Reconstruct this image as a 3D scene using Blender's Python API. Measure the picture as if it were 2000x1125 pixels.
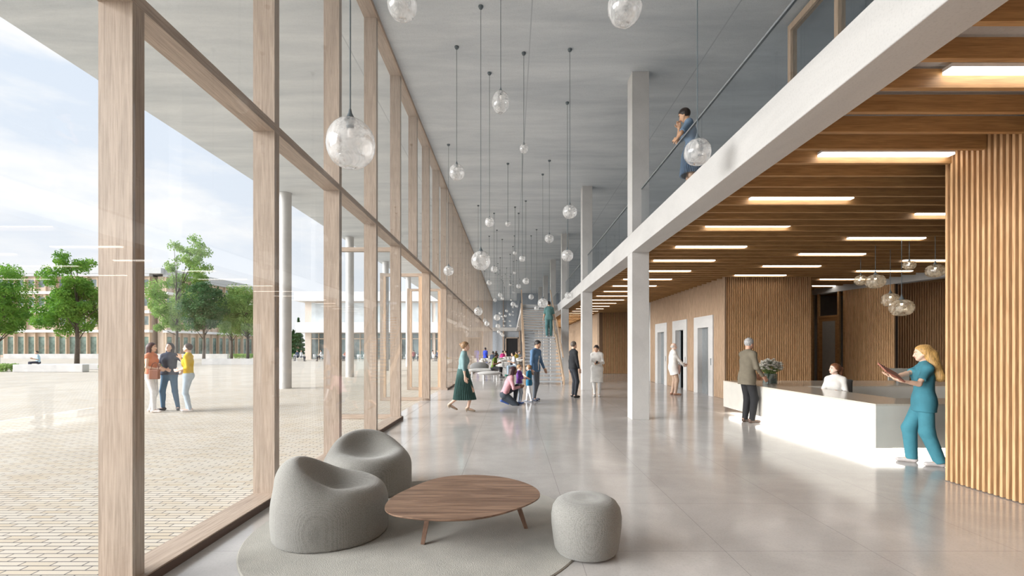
import bpy, math, random
import numpy as np
from math import sin, cos, pi, radians as R, sqrt
from mathutils import Vector, Matrix
random.seed(7)
for o in list(bpy.data.objects): bpy.data.objects.remove(o)
SC = bpy.context.scene
COL = SC.collection
# ------------------------------------------------------------------ camera
F = 930.0; HX = 1000.0; HY = 680.0; EYE = 1.55
cd = bpy.data.cameras.new('camera'); cam = bpy.data.objects.new('camera', cd); COL.objects.link(cam)
cam.location = (0, 0, EYE); cam.rotation_euler = (R(90), 0, 0)
cd.sensor_width = 36; cd.lens = 36 * F / 2000; cd.shift_y = (HY - 562.5) / 2000
cd.clip_start = .05; cd.clip_end = 600
SC.camera = cam
SC.view_settings.view_transform = 'Standard'; SC.view_settings.look = 'None'
SC.view_settings.gamma = 1; SC.view_settings.use_curve_mapping = False
SC.view_settings.exposure = 0.20
# ------------------------------------------------------------------ world
w = bpy.data.worlds.new('sky'); SC.world = w; w.use_nodes = True
nt = w.node_tree; nt.nodes.clear()
def N(nt, t, **k):
    n = nt.nodes.new(t)
    for a, b in k.items():
        if a.startswith('i_'): n.inputs[a[2:].replace('_', ' ')].default_value = b
        else: setattr(n, a, b)
    return n
def ramp(nt, stops):
    n = nt.nodes.new('ShaderNodeValToRGB'); e = n.color_ramp.elements
    while len(e) < len(stops): e.new(.5)
    for q, (p, c) in zip(e, stops): q.position = p; q.color = tuple(c) + (1,) if len(c) == 3 else c
    return n
L = nt.links.new
tc = N(nt, 'ShaderNodeTexCoord'); sp = N(nt, 'ShaderNodeSeparateXYZ'); L(tc.outputs['Generated'], sp.inputs[0])
g = ramp(nt, [(0, (.52, .50, .47)), (.49, (.74, .73, .71)), (.50, (.90, .915, .94)), (.62, (.78, .84, .93)), (.80, (.70, .80, .94)), (1, (.70, .80, .95))])
ma = N(nt, 'ShaderNodeMath', operation='MULTIPLY_ADD'); ma.inputs[1].default_value = .5; ma.inputs[2].default_value = .5
L(sp.outputs[2], ma.inputs[0]); L(ma.outputs[0], g.inputs[0])
mp = N(nt, 'ShaderNodeMapping'); mp.inputs['Scale'].default_value = (1, 1, 3.2); L(tc.outputs['Generated'], mp.inputs[0])
no = N(nt, 'ShaderNodeTexNoise'); no.inputs['Scale'].default_value = 3.2; no.inputs['Detail'].default_value = 7; no.inputs['Roughness'].default_value = .55
L(mp.outputs[0], no.inputs[0])
cr = ramp(nt, [(.44, (0, 0, 0)), (.60, (1, 1, 1))]); L(no.outputs[0], cr.inputs[0])
mx = N(nt, 'ShaderNodeMix', data_type='RGBA'); L(cr.outputs[0], mx.inputs[0]); L(g.outputs[0], mx.inputs[6]); mx.inputs[7].default_value = (.985, .985, .99, 1)
st = ramp(nt, [(.49, (0, 0, 0)), (.51, (1, 1, 1))]); L(ma.outputs[0], st.inputs[0])
mx2 = N(nt, 'ShaderNodeMix', data_type='RGBA'); L(st.outputs[0], mx2.inputs[0]); L(g.outputs[0], mx2.inputs[6]); L(mx.outputs[2], mx2.inputs[7])
bg = N(nt, 'ShaderNodeBackground'); bg.inputs[1].default_value = 1.0; L(mx2.outputs[2], bg.inputs[0])
ow = N(nt, 'ShaderNodeOutputWorld'); L(bg.outputs[0], ow.inputs[0])
# ------------------------------------------------------------------ hazy sun, low on the square's side
sd = bpy.data.lights.new('hazy_sun', 'SUN'); sd.energy = 8.5; sd.angle = R(50); sd.color = (1, .985, .96)
so = bpy.data.objects.new('hazy_sun', sd); COL.objects.link(so)
so.rotation_euler = Vector((-1, -.30, .33)).to_track_quat('Z', 'Y').to_euler()
LED_E = 6.5        # emission of the ceiling light strips
# ------------------------------------------------------------------ materials
MATS = {}
def mat(name, col, rough=.6, metal=0, spec=.5, noise=None, bump=0, bscale=80, sheen=0, emit=None, trans=0):
    if name in MATS: return MATS[name]
    m = bpy.data.materials.new(name); m.use_nodes = True; MATS[name] = m
    nt = m.node_tree; b = nt.nodes['Principled BSDF']; L = nt.links.new
    b.inputs['Base Color'].default_value = tuple(col) + (1,); b.inputs['Roughness'].default_value = rough
    b.inputs['Metallic'].default_value = metal; b.inputs['Specular IOR Level'].default_value = spec
    if sheen: b.inputs['Sheen Weight'].default_value = sheen
    tc = N(nt, 'ShaderNodeTexCoord')
    n = N(nt, 'ShaderNodeTexNoise'); n.inputs['Scale'].default_value = (noise or (6, .06))[0]; n.inputs['Detail'].default_value = 4
    L(tc.outputs['Object'], n.inputs[0])
    a = (noise or (6, .06))[1]
    r = ramp(nt, [(.3, [c * (1 - a) for c in col]), (.7, [min(1, c * (1 + a)) for c in col])]); L(n.outputs[0], r.inputs[0]); L(r.outputs[0], b.inputs['Base Color'])
    if bump:
        n2 = N(nt, 'ShaderNodeTexNoise'); n2.inputs['Scale'].default_value = bscale; L(tc.outputs['Object'], n2.inputs[0])
        bm = N(nt, 'ShaderNodeBump'); bm.inputs['Strength'].default_value = bump; bm.inputs['Distance'].default_value = .01
        L(n2.outputs[0], bm.inputs['Height']); L(bm.outputs[0], b.inputs['Normal'])
    if emit:
        b.inputs['Emission Color'].default_value = tuple(emit[0]) + (1,); b.inputs['Emission Strength'].default_value = emit[1]
    return m
def wood(name, c1, c2, axis='z', sc=1.0, rough=.55, rand=True):
    m = bpy.data.materials.new(name); m.use_nodes = True; MATS[name] = m
    nt = m.node_tree; b = nt.nodes['Principled BSDF']; L = nt.links.new
    tc = N(nt, 'ShaderNodeTexCoord'); mp = N(nt, 'ShaderNodeMapping')
    s = [14 * sc] * 3; s['xyz'.index(axis)] = 1.0 * sc; mp.inputs['Scale'].default_value = s
    L(tc.outputs['Object'], mp.inputs[0])
    if rand:
        oi = N(nt, 'ShaderNodeObjectInfo'); mu = N(nt, 'ShaderNodeMath', operation='MULTIPLY'); mu.inputs[1].default_value = 40; L(oi.outputs['Random'], mu.inputs[0])
        L(mu.outputs[0], mp.inputs['Location'])
    n = N(nt, 'ShaderNodeTexNoise'); n.inputs['Scale'].default_value = 1.6; n.inputs['Detail'].default_value = 8; n.inputs['Roughness'].default_value = .62; n.inputs['Distortion'].default_value = .8
    L(mp.outputs[0], n.inputs[0])
    mid = [(a + b_) / 2 for a, b_ in zip(c1, c2)]
    r = ramp(nt, [(.28, c2), (.47, mid), (.62, c1), (.8, [min(1, x * 1.06) for x in c1])]); L(n.outputs[0], r.inputs[0])
    mp2 = N(nt, 'ShaderNodeMapping'); s2 = [90 * sc] * 3; s2['xyz'.index(axis)] = 3.5 * sc; mp2.inputs['Scale'].default_value = s2; L(tc.outputs['Object'], mp2.inputs[0])
    n2 = N(nt, 'ShaderNodeTexNoise'); n2.inputs['Scale'].default_value = 1; n2.inputs['Detail'].default_value = 3; L(mp2.outputs[0], n2.inputs[0])
    r2 = ramp(nt, [(.35, (.78, .76, .74)), (.55, (1, 1, 1))]); L(n2.outputs[0], r2.inputs[0])
    mx = N(nt, 'ShaderNodeMix', data_type='RGBA', blend_type='MULTIPLY'); mx.inputs[0].default_value = 1; L(r.outputs[0], mx.inputs[6]); L(r2.outputs[0], mx.inputs[7])
    L(mx.outputs[2], b.inputs['Base Color']); b.inputs['Roughness'].default_value = rough
    bm = N(nt, 'ShaderNodeBump'); bm.inputs['Strength'].default_value = .12; bm.inputs['Distance'].default_value = .004; L(n2.outputs[0], bm.inputs['Height']); L(bm.outputs[0], b.inputs['Normal'])
    return m
def concrete(name, c1, c2, stretch=(1, 1, 1), rough=.75, lines=None, blotch=1.0):
    m = bpy.data.materials.new(name); m.use_nodes = True; MATS[name] = m
    nt = m.node_tree; b = nt.nodes['Principled BSDF']; L = nt.links.new
    tc = N(nt, 'ShaderNodeTexCoord'); mp = N(nt, 'ShaderNodeMapping'); mp.inputs['Scale'].default_value = stretch; L(tc.outputs['Object'], mp.inputs[0])
    n = N(nt, 'ShaderNodeTexNoise'); n.inputs['Scale'].default_value = .9 * blotch; n.inputs['Detail'].default_value = 9; n.inputs['Roughness'].default_value = .66; n.inputs['Distortion'].default_value = .4
    L(mp.outputs[0], n.inputs[0])
    r = ramp(nt, [(.30, c2), (.66, c1)]); L(n.outputs[0], r.inputs[0]); out = r.outputs[0]
    n3 = N(nt, 'ShaderNodeTexNoise'); n3.inputs['Scale'].default_value = 60; n3.inputs['Detail'].default_value = 2; L(tc.outputs['Object'], n3.inputs[0])
    r3 = ramp(nt, [(.3, (.88, .88, .88)), (.5, (1, 1, 1))]); L(n3.outputs[0], r3.inputs[0])
    mx = N(nt, 'ShaderNodeMix', data_type='RGBA', blend_type='MULTIPLY'); mx.inputs[0].default_value = .7; L(out, mx.inputs[6]); L(r3.outputs[0], mx.inputs[7]); out = mx.outputs[2]
    if lines:   # formwork joints: (periodX, offX, periodY, offY, width, darkness)
        sp = N(nt, 'ShaderNodeSeparateXYZ'); L(tc.outputs['Object'], sp.inputs[0]); prev = None
        for ax, per, off in ((0, lines[0], lines[1]), (1, lines[2], lines[3])):
            if not per: continue
            a = N(nt, 'ShaderNodeMath', operation='SUBTRACT'); a.inputs[1].default_value = off; L(sp.outputs[ax], a.inputs[0])
            p = N(nt, 'ShaderNodeMath', operation='PINGPONG'); p.inputs[1].default_value = per / 2; L(a.outputs[0], p.inputs[0])
            l = N(nt, 'ShaderNodeMath', operation='LESS_THAN'); l.inputs[1].default_value = lines[4]; L(p.outputs[0], l.inputs[0])
            if prev is None: prev = l.outputs[0]
            else:
                q = N(nt, 'ShaderNodeMath', operation='MAXIMUM'); L(prev, q.inputs[0]); L(l.outputs[0], q.inputs[1]); prev = q.outputs[0]
        mx = N(nt, 'ShaderNodeMix', data_type='RGBA'); L(prev, mx.inputs[0]); L(out, mx.inputs[6]); mx.inputs[7].default_value = tuple(c * lines[5] for c in c2) + (1,); out = mx.outputs[2]
    L(out, b.inputs['Base Color']); b.inputs['Roughness'].default_value = rough
    rr = ramp(nt, [(.3, (rough * 1.25,) * 3), (.7, (rough * .85,) * 3)]); L(n.outputs[0], rr.inputs[0]); L(rr.outputs[0], b.inputs['Roughness'])
    return m
def glass(name, tint=(.97, .985, .98), base=.03, film=0, boost=1.0, rough=0.0, filmcol=(.95, .95, .95)):
    m = bpy.data.materials.new(name); m.use_nodes = True; MATS[name] = m
    nt = m.node_tree; nt.nodes.clear(); L = nt.links.new
    t = N(nt, 'ShaderNodeBsdfTransparent'); t.inputs[0].default_value = tuple(tint) + (1,)
    gl = N(nt, 'ShaderNodeBsdfGlossy'); gl.inputs['Roughness'].default_value = rough
    lw = N(nt, 'ShaderNodeLayerWeight'); pw = N(nt, 'ShaderNodeMath', operation='POWER'); pw.inputs[1].default_value = 4.0; L(lw.outputs['Facing'], pw.inputs[0])
    mu = N(nt, 'ShaderNodeMath', operation='MULTIPLY_ADD'); mu.inputs[1].default_value = boost; mu.inputs[2].default_value = base; mu.use_clamp = True; L(pw.outputs[0], mu.inputs[0])
    s = N(nt, 'ShaderNodeMixShader'); L(mu.outputs[0], s.inputs[0]); L(gl.outputs[0], s.inputs[2])
    if film:
        d = N(nt, 'ShaderNodeBsdfDiffuse'); d.inputs[0].default_value = tuple(filmcol) + (1,)
        tr = N(nt, 'ShaderNodeBsdfTranslucent'); tr.inputs[0].default_value = tuple(filmcol) + (1,)
        a = N(nt, 'ShaderNodeMixShader'); a.inputs[0].default_value = .5; L(d.outputs[0], a.inputs[1]); L(tr.outputs[0], a.inputs[2])
        tc = N(nt, 'ShaderNodeTexCoord'); nz = N(nt, 'ShaderNodeTexNoise'); nz.inputs['Scale'].default_value = 5; nz.inputs['Distortion'].default_value = 2.5; L(tc.outputs['Object'], nz.inputs[0])
        rp = ramp(nt, [(.35, (film * .3,) * 3), (.62, (film * 1.9,) * 3)]); L(nz.outputs[0], rp.inputs[0])
        c = N(nt, 'ShaderNodeMixShader'); L(rp.outputs[0], c.inputs[0]); L(t.outputs[0], c.inputs[1]); L(a.outputs[0], c.inputs[2]); L(c.outputs[0], s.inputs[1])
    else: L(t.outputs[0], s.inputs[1])
    o = N(nt, 'ShaderNodeOutputMaterial'); L(s.outputs[0], o.inputs[0])
    return m
def emis(name, col, e):
    m = bpy.data.materials.new(name); m.use_nodes = True; MATS[name] = m
    nt = m.node_tree; nt.nodes.clear(); em = N(nt, 'ShaderNodeEmission'); em.inputs[0].default_value = tuple(col) + (1,); em.inputs[1].default_value = e
    o = N(nt, 'ShaderNodeOutputMaterial'); nt.links.new(em.outputs[0], o.inputs[0]); return m

M_post = wood('pale_oak_z', (.50, .395, .315), (.37, .285, .22), 'z')
M_postY = wood('pale_oak_y', (.52, .41, .33), (.39, .30, .235), 'y')
M_postX = wood('pale_oak_x', (.56, .45, .365), (.41, .32, .25), 'x')
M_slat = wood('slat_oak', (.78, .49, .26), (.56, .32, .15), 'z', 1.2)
M_slatlit = wood('slat_oak_daylit', (.68, .50, .35), (.52, .36, .24), 'z', 1.2)  # lighter slat oak: facade daylight on the lift wall put into the colour
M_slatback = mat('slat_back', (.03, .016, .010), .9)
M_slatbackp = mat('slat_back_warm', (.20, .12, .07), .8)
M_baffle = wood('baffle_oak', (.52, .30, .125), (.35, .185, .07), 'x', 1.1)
M_conc = concrete('concrete_grey', (.56, .555, .55), (.44, .445, .45), (1, .35, 1), .7)
M_concw = concrete('concrete_pale', (.62, .605, .59), (.50, .49, .48), (1, .4, 1), .65)
M_ceil = concrete('concrete_ceiling', (.77, .81, .845), (.56, .605, .65), (.22, 1.1, 1), .7, lines=(3.6, .35, 0, 0, .012, .92), blotch=1.3)
M_desk = mat('cream_stone', (.72, .69, .63), .22, noise=(3, .05))
M_desktop = mat('cream_stone_top', (.70, .63, .54), .12, noise=(30, .06))
M_floor = concrete('polished_concrete_floor', (.59, .565, .55), (.46, .44, .425), (1, 1, 1), .13, lines=(1.12, .508, 1.12, 3.635, .0022, .72), blotch=1.2)
M_steel = mat('brushed_steel', (.42, .45, .47), .35, .7)
M_dark = mat('dark_metal', (.06, .07, .08), .45, .3)
M_cable = mat('cable_grey', (.13, .16, .18), .5)
M_white = mat('white_paint', (.82, .82, .82), .4)
M_black = mat('near_black', (.012, .012, .014), .5)
M_glass = glass('facade_glass', (.985, .99, .99), .045, boost=.22)
M_rail = glass('balustrade_glass', (.93, .95, .965), .03, boost=.30)
M_globe = glass('globe_glass', (.99, .99, .99), .06, film=.38, boost=.9, rough=.03)
M_amber = glass('globe_amber_glass', (.96, .89, .77), .10, film=.34, boost=.9, rough=.03, filmcol=(.95, .86, .72))
M_led = emis('led_white', (1, .94, .86), LED_E)
M_underled = emis('led_under_desk', (1, .95, .86), 9)
def paving():
    m = bpy.data.materials.new('clinker_paving'); m.use_nodes = True
    nt = m.node_tree; b = nt.nodes['Principled BSDF']; L = nt.links.new
    tc = N(nt, 'ShaderNodeTexCoord')
    br = N(nt, 'ShaderNodeTexBrick'); br.offset = .37; br.squash = 1
    br.inputs['Color1'].default_value = (.69, .635, .55, 1); br.inputs['Color2'].default_value = (.61, .50, .35, 1); br.inputs['Mortar'].default_value = (.10, .09, .10, 1)
    br.inputs['Scale'].default_value = 1; br.inputs['Mortar Size'].default_value = .0055; br.inputs['Brick Width'].default_value = .23; br.inputs['Row Height'].default_value = .068; br.inputs['Bias'].default_value = -.35
    L(tc.outputs['Object'], br.inputs[0])
    n = N(nt, 'ShaderNodeTexNoise'); n.inputs['Scale'].default_value = .6; n.inputs['Detail'].default_value = 6; L(tc.outputs['Object'], n.inputs[0])
    r = ramp(nt, [(.35, (.88, .87, .86)), (.65, (1, 1, 1))]); L(n.outputs[0], r.inputs[0])
    mx = N(nt, 'ShaderNodeMix', data_type='RGBA', blend_type='MULTIPLY'); mx.inputs[0].default_value = 1; L(br.outputs[0], mx.inputs[6]); L(r.outputs[0], mx.inputs[7])
    L(mx.outputs[2], b.inputs['Base Color']); b.inputs['Roughness'].default_value = .7
    return m
def weave(name, col, scale=135):
    m = bpy.data.materials.new(name); m.use_nodes = True; nt = m.node_tree; b = nt.nodes['Principled BSDF']; L = nt.links.new
    tc = N(nt, 'ShaderNodeTexCoord')
    mu = N(nt, 'ShaderNodeTexVoronoi'); mu.inputs['Scale'].default_value = scale; mu.inputs['Randomness'].default_value = .45; L(tc.outputs['Object'], mu.inputs[0])
    r = ramp(nt, [(.1, [min(1, c * 1.15) for c in col]), (.75, [c * .66 for c in col])]); L(mu.outputs[0], r.inputs[0]); L(r.outputs[0], b.inputs['Base Color'])
    b.inputs['Roughness'].default_value = .95; b.inputs['Sheen Weight'].default_value = .35
    bm = N(nt, 'ShaderNodeBump'); bm.inputs['Strength'].default_value = .6; bm.inputs['Distance'].default_value = .004; bm.invert = True; L(mu.outputs[0], bm.inputs['Height']); L(bm.outputs[0], b.inputs['Normal'])
    return m
# ------------------------------------------------------------------ mesh helpers
class MB:
    def __init__(s): s.v = []; s.f = []; s.m = []; s.cur = 0
    def add(s, vs, fs):
        n = len(s.v); s.v += [tuple(v) for v in vs]; s.f += [tuple(i + n for i in f) for f in fs]; s.m += [s.cur] * len(fs); return s
    def box(s, x0, x1, y0, y1, z0, z1, c=0):
        if x0 > x1: x0, x1 = x1, x0
        if y0 > y1: y0, y1 = y1, y0
        if not c:
            return s.add([(x0, y0, z0), (x1, y0, z0), (x1, y1, z0), (x0, y1, z0), (x0, y0, z1), (x1, y0, z1), (x1, y1, z1), (x0, y1, z1)],
                [(0, 3, 2, 1), (4, 5, 6, 7), (0, 1, 5, 4), (1, 2, 6, 5), (2, 3, 7, 6), (3, 0, 4, 7)])
        import bmesh
        bm = bmesh.new(); bmesh.ops.create_cube(bm, size=1)
        for v in bm.verts: v.co = Vector(((x0 + x1) / 2 + v.co.x * (x1 - x0), (y0 + y1) / 2 + v.co.y * (y1 - y0), (z0 + z1) / 2 + v.co.z * (z1 - z0)))
        bmesh.ops.bevel(bm, geom=bm.edges[:], offset=c, segments=2, affect='EDGES', profile=.5)
        bm.verts.index_update(); r = s.add([v.co[:] for v in bm.verts], [[v.index for v in f.verts] for f in bm.faces]); bm.free(); return r
    def tube(s, pts, rad, n=8, cap=True):
        pts = [Vector(p) for p in pts]; rs = rad if isinstance(rad, (list, tuple)) else [rad] * len(pts)
        rings = []; vs = []
        up = None
        for i, p in enumerate(pts):
            d = (pts[min(i + 1, len(pts) - 1)] - pts[max(i - 1, 0)]).normalized()
            if up is None: up = d.orthogonal().normalized()
            a = (up - d * up.dot(d)).normalized(); b = d.cross(a); up = a
            for k in range(n): vs.append(p + (a * cos(2 * pi * k / n) + b * sin(2 * pi * k / n)) * rs[i])
        fs = [(i * n + k, i * n + (k + 1) % n, (i + 1) * n + (k + 1) % n, (i + 1) * n + k) for i in range(len(pts) - 1) for k in range(n)]
        if cap: fs += [tuple(range(n))[::-1], tuple((len(pts) - 1) * n + k for k in range(n))]
        return s.add(vs, fs)
    def lathe(s, prof, n=24, c=(0, 0, 0), fn=None):
        vs = []
        for j, (r, z) in enumerate(prof):
            for k in range(n):
                a = 2 * pi * k / n; x, y, zz = r * cos(a), r * sin(a), z
                if fn: x, y, zz = fn(x, y, zz, a)
                vs.append((x + c[0], y + c[1], zz + c[2]))
        fs = [(j * n + k, j * n + (k + 1) % n, (j + 1) * n + (k + 1) % n, (j + 1) * n + k) for j in range(len(prof) - 1) for k in range(n)]
        if prof[0][0] > 1e-4: fs.append(tuple(range(n))[::-1])
        if prof[-1][0] > 1e-4: fs.append(tuple((len(prof) - 1) * n + k for k in range(n)))
        return s.add(vs, fs)
    def prism(s, poly, z0, z1):
        n = len(poly); return s.add([(x, y, z0) for x, y in poly] + [(x, y, z1) for x, y in poly],
            [tuple(range(n))[::-1], tuple(range(n, 2 * n))] + [(i, (i + 1) % n, n + (i + 1) % n, n + i) for i in range(n)])
    def xform(s, fn, start=0):
        for i in range(start, len(s.v)): s.v[i] = tuple(fn(*s.v[i]))
        return s
    def build(s, name, m, parent=None, smooth=False, loc=None, weld=False):
        me = bpy.data.meshes.new(name); me.from_pydata(s.v, [], s.f)
        for x in (m if isinstance(m, (list, tuple)) else [m]): me.materials.append(x)
        if any(s.m): me.polygons.foreach_set('material_index', s.m)
        if smooth: me.polygons.foreach_set('use_smooth', [True] * len(me.polygons))
        me.update(); me.validate()
        o = bpy.data.objects.new(name, me); COL.objects.link(o)
        if parent: o.parent = parent
        if loc: o.location = loc
        if smooth == 'auto':
            md = o.modifiers.new('edges', 'EDGE_SPLIT'); md.split_angle = R(40)
        return o
def bx(*a, **k): return MB().box(*a, **k)
def tag(o, label, cat, group=None):
    o['label'] = label; o['category'] = cat
    if group: o['group'] = group
    return o
def thing(name, label, cat, loc=(0, 0, 0), rz=0, group=None):
    o = bpy.data.objects.new(name, None); COL.objects.link(o); o.empty_display_size = .1
    o.location = loc; o.rotation_euler = (0, 0, rz); return tag(o, label, cat, group)
def struct(o): o['kind'] = 'structure'; return o
def copy_tree(o, parent=None):
    c = o.copy(); COL.objects.link(c); c.parent = parent
    for ch in o.children: copy_tree(ch, c)
    return c
def anchored(mb, name, m, loc, **k):      # mesh given in world coordinates, origin moved to loc
    mb.xform(lambda x, y, z: (x - loc[0], y - loc[1], z - loc[2])); return mb.build(name, m, loc=loc, **k)
ORD = ['', 'first', 'second', 'third', 'fourth', 'fifth', 'sixth', 'seventh', 'eighth', 'ninth', 'tenth', 'eleventh', 'twelfth', 'thirteenth', 'fourteenth', 'fifteenth', 'sixteenth', 'seventeenth', 'eighteenth', 'nineteenth', 'twentieth']
def ordn(i):
    if i <= 20: return ORD[i]
    t = {2: 'twenty', 3: 'thirty', 4: 'forty', 5: 'fifty', 6: 'sixty', 7: 'seventy', 8: 'eighty'}; a, b = divmod(i, 10)
    return (t[a] + '-' + ORD[b]) if b else {2: 'twentieth', 3: 'thirtieth', 4: 'fortieth', 5: 'fiftieth', 6: 'sixtieth', 7: 'seventieth', 8: 'eightieth'}[a]
# ================================================================== SETTING
CZ = 7.54       # hall ceiling
fl = bx(-2.42, 17, -6, 62, -.2, 0); fl.box(-2.70, -2.42, 10.2, 17.7, -.2, .002)
struct(fl.build('floor', M_floor))
gr = bx(-260, -2.42, -30, 320, -.3, -.005); struct(gr.build('ground_paving', paving()))
cl = bx(-9.25, 17, -6.2, 62, CZ, CZ + .45); struct(cl.build('ceiling', M_ceil))
struct(bx(2.97, 17, -6, 60, 3.86, 4.05).build('ceiling_slab_of_reception', M_conc))
struct(bx(-2.6, 17, -6.4, -6, 0, CZ).build('wall_front', M_conc))
struct(bx(17, 17.3, -6.4, 62, 0, CZ).build('wall_right', M_conc))
struct(bx(9.0, 9.2, -6, 52, 4.05, CZ).build('wall_upper', M_conc))
# ---- timber facade on the left, glazing on its inner side
P0, PS = 3.042, 1.82; NP = 32
DOORB = (4, 6, 8)     # posts that flank the two door openings
n = 0; wn = 0
for k in range(-4, NP):
    y = P0 + PS * k
    z0 = 3.77 if k in (5, 7) else .07
    m = bx(-2.643, -2.425, y, y + .10, z0, 7.455)
    n += 1; o = anchored(m, 'trim_%d' % n, M_post, (-2.53, y, z0)); struct(o)
    o['label'] = 'pale oak facade post, %s of the row from the camera end' % ordn(k + 5)
    # panes (inner face), one low and one high per bay
    ya, yb = y + .004, y + PS - .004
    if k < NP - 1:
        if k not in (4, 5, 6, 7):
            wn += 1; struct(anchored(bx(-2.420, -2.408, ya, yb, .07, 3.80), 'window_%d' % wn, M_glass, (-2.414, y, 0)))
        wn += 1; struct(anchored(bx(-2.420, -2.408, ya, yb, 3.808, 7.50), 'window_%d' % wn, M_glass, (-2.414, y, 4)))
ya, yb = P0 + PS * -4, P0 + PS * (NP - 1) + .1
for (x0, x1, y0, y1, z0, z1) in ((-2.643, -2.385, ya, P0 + PS * 4 + .1, 0, .07), (-2.643, -2.385, P0 + PS * 8, yb, 0, .07),
                                 (-2.643, -2.423, ya, yb, 3.765, 3.85), (-2.643, -2.40, ya, yb, 7.455, CZ)):
    n += 1; struct(anchored(bx(x0, x1, y0, y1, z0, z1), 'trim_%d' % n, M_postY, (x0, (y0 + y1) / 2, z0)))
for y0, y1 in ((ya, P0 + PS * 4 + .1), (P0 + PS * 8, yb)):
    n += 1; struct(anchored(bx(-2.384, -2.378, y0, y1, 0, .060), 'trim_%d' % n, mat('dark_bronze_trim', (.10, .06, .045), .5), (-2.38, (y0 + y1) / 2, 0)))
# entrance portals standing out square to the facade
for i, k in enumerate(DOORB):
    y = P0 + PS * k
    t = thing('entrance_frame', ('pale oak door frame square to the facade, nearest of the three', 'pale oak entrance frame with orange-brown edge, middle of the three',
              'pale oak entrance frame farthest from the camera')[i], 'door frame', (-3.2, y + .1, 0))
    yy = .003
    for nm, b in (('jamb', (-.70, -.60, yy, yy + .10, 0, 3.77)), ('head', (-.60, .555, yy, yy + .10, 3.67, 3.76)), ('threshold', (-.60, .555, yy, yy + .10, 0, .10))):
        bx(*b).build(nm, M_post if nm == 'jamb' else M_postX, t)
    if i:
        bx(.557, .775, yy, yy + .10, 0, 3.76).build('jamb', M_post, t)
        bx(.44, .554, yy, yy + .07, .10, 3.67).build('door_stile', M_slatlit, t)['label'] = 'orange-brown inner door stile'
        bx(-.60, -.53, yy, yy + .07, .10, 3.67).build('door_stile', M_slatlit, t)
    bx(-.53 if i else -.60, .44 if i else .555, yy + .03, yy + .04, .10, 3.67).build('glass_pane', M_glass, t)
# ---- concrete columns, edge beam
CX0, CX1, CD0, CS = 2.597, 2.968, 10.3, 7.28
cn = 0
for k in range(-1, 7):
    y = CD0 + CS * k
    for z0, z1, lv in ((0, 3.625, 'below'), (4.05, CZ, 'above')):
        cn += 1
        if k == -1: continue
        o = anchored(bx(CX0, CX1, y, y + .41, z0, z1, c=.006), 'concrete_column', M_concw if lv == 'below' else M_concw, ((CX0 + CX1) / 2, y, z0))
        tag(o, 'square pale concrete column %s the long edge beam, %s from the camera' % (lv, ordn(k + 1)), 'column')
o = anchored(bx(CX0, CX1, -6, 60, 3.625, 4.05, c=.008), 'concrete_beam', M_concw, (2.78, 20, 3.625)); tag(o, 'long pale concrete edge beam carrying the gallery on the right', 'beam')
for k in range(5):
    y = 18.4 + 7.28 * k; m = MB(); m.lathe([(.215, 0), (.215, CZ)], 28)
    tag(m.build('round_column', M_concw, loc=(-8.75, y, -.004), smooth='auto'), 'round white concrete column under the outdoor canopy, %s from the camera' % ordn(k + 1), 'column')
# ---- balustrade of the gallery
def balustrade(x, y0, y1, z, label, joints):
    t = thing('glass_balustrade', label, 'balustrade', (x, y0, z))
    bx(-.03, .03, 0, y1 - y0, 0, .10).build('base_rail', M_dark, t)
    ys = [0] + [j - y0 for j in joints] + [y1 - y0]
    for a, b in zip(ys, ys[1:]): bx(-.009, .009, a + .008, b - .008, .10, .93).build('glass_panel', M_rail, t)
    bx(-.016, .016, 0, y1 - y0, .93, .955).build('handrail', M_steel, t)
yb = [-6] + [CD0 + CS * k for k in range(0, 7)]
for i in range(7):
    a = -6 if i == 0 else yb[i] + .43; b = yb[i + 1] - .02
    balustrade(2.80, a, b, 4.05, 'grey glass balustrade on the gallery edge, %s bay from the camera' % ordn(i + 1), [a + (b - a) * q for q in ((.2, .4, .6, .8) if i == 0 else (.25, .5, .75))])
# ---- upper office glazing with timber frame
t = thing('timber_glazed_screen', 'timber framed glass screen on the upper gallery at top right', 'glazed partition', (5.1, 0, 4.05))
for y in (1.2, 3.3, 5.4, 7.45, 8.72): bx(0, .12, y, y + .09, 0, 3.33).build('frame_post', M_slatlit, t)
bx(0, .12, 1.2, 8.81, 3.33, 3.45).build('top_rail', M_slatlit, t); bx(.05, .06, 1.29, 8.72, 0, 3.33).build('glass_pane', M_rail, t)
# ---- reception soffit: timber baffles and light strips
B0, BS, BZ = 3.497, .396, 3.68
def on_wall(y):      # where a baffle ends on the right
    if y < 5.58: return 5.07
    return 17.0
NB = 118
base = None
for k in range(-6, NB):
    y = B0 + BS * k
    segs = [(2.97, on_wall(y))]
    if 14.40 < y < 22.3: segs = [(2.97, 6.44), (9.12, 17.0)]
    elif y > 28.6: segs = [(2.97, 5.25)]
    for x0, x1 in segs:
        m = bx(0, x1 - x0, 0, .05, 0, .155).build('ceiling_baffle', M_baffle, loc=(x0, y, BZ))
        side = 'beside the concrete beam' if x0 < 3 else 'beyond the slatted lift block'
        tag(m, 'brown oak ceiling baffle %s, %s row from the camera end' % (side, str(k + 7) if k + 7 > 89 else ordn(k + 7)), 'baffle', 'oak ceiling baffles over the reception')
lightbase = {}
def strip(x0, x1, k, label, grp):
    y = B0 + BS * k
    t = thing('ceiling_light', label, 'ceiling light', ((x0 + x1) / 2, y - .062, BZ + (.09 if y < 5 else .06 if y < 9 else .022)), 0, grp)
    w2 = (x1 - x0) / 2
    bx(-w2, w2, -.044, .044, .022, .05).build('housing', M_white, t)
    bx(-w2 + .002, w2 - .002, -.042, .042, 0, .022).build('diffuser', M_led, t)
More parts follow.
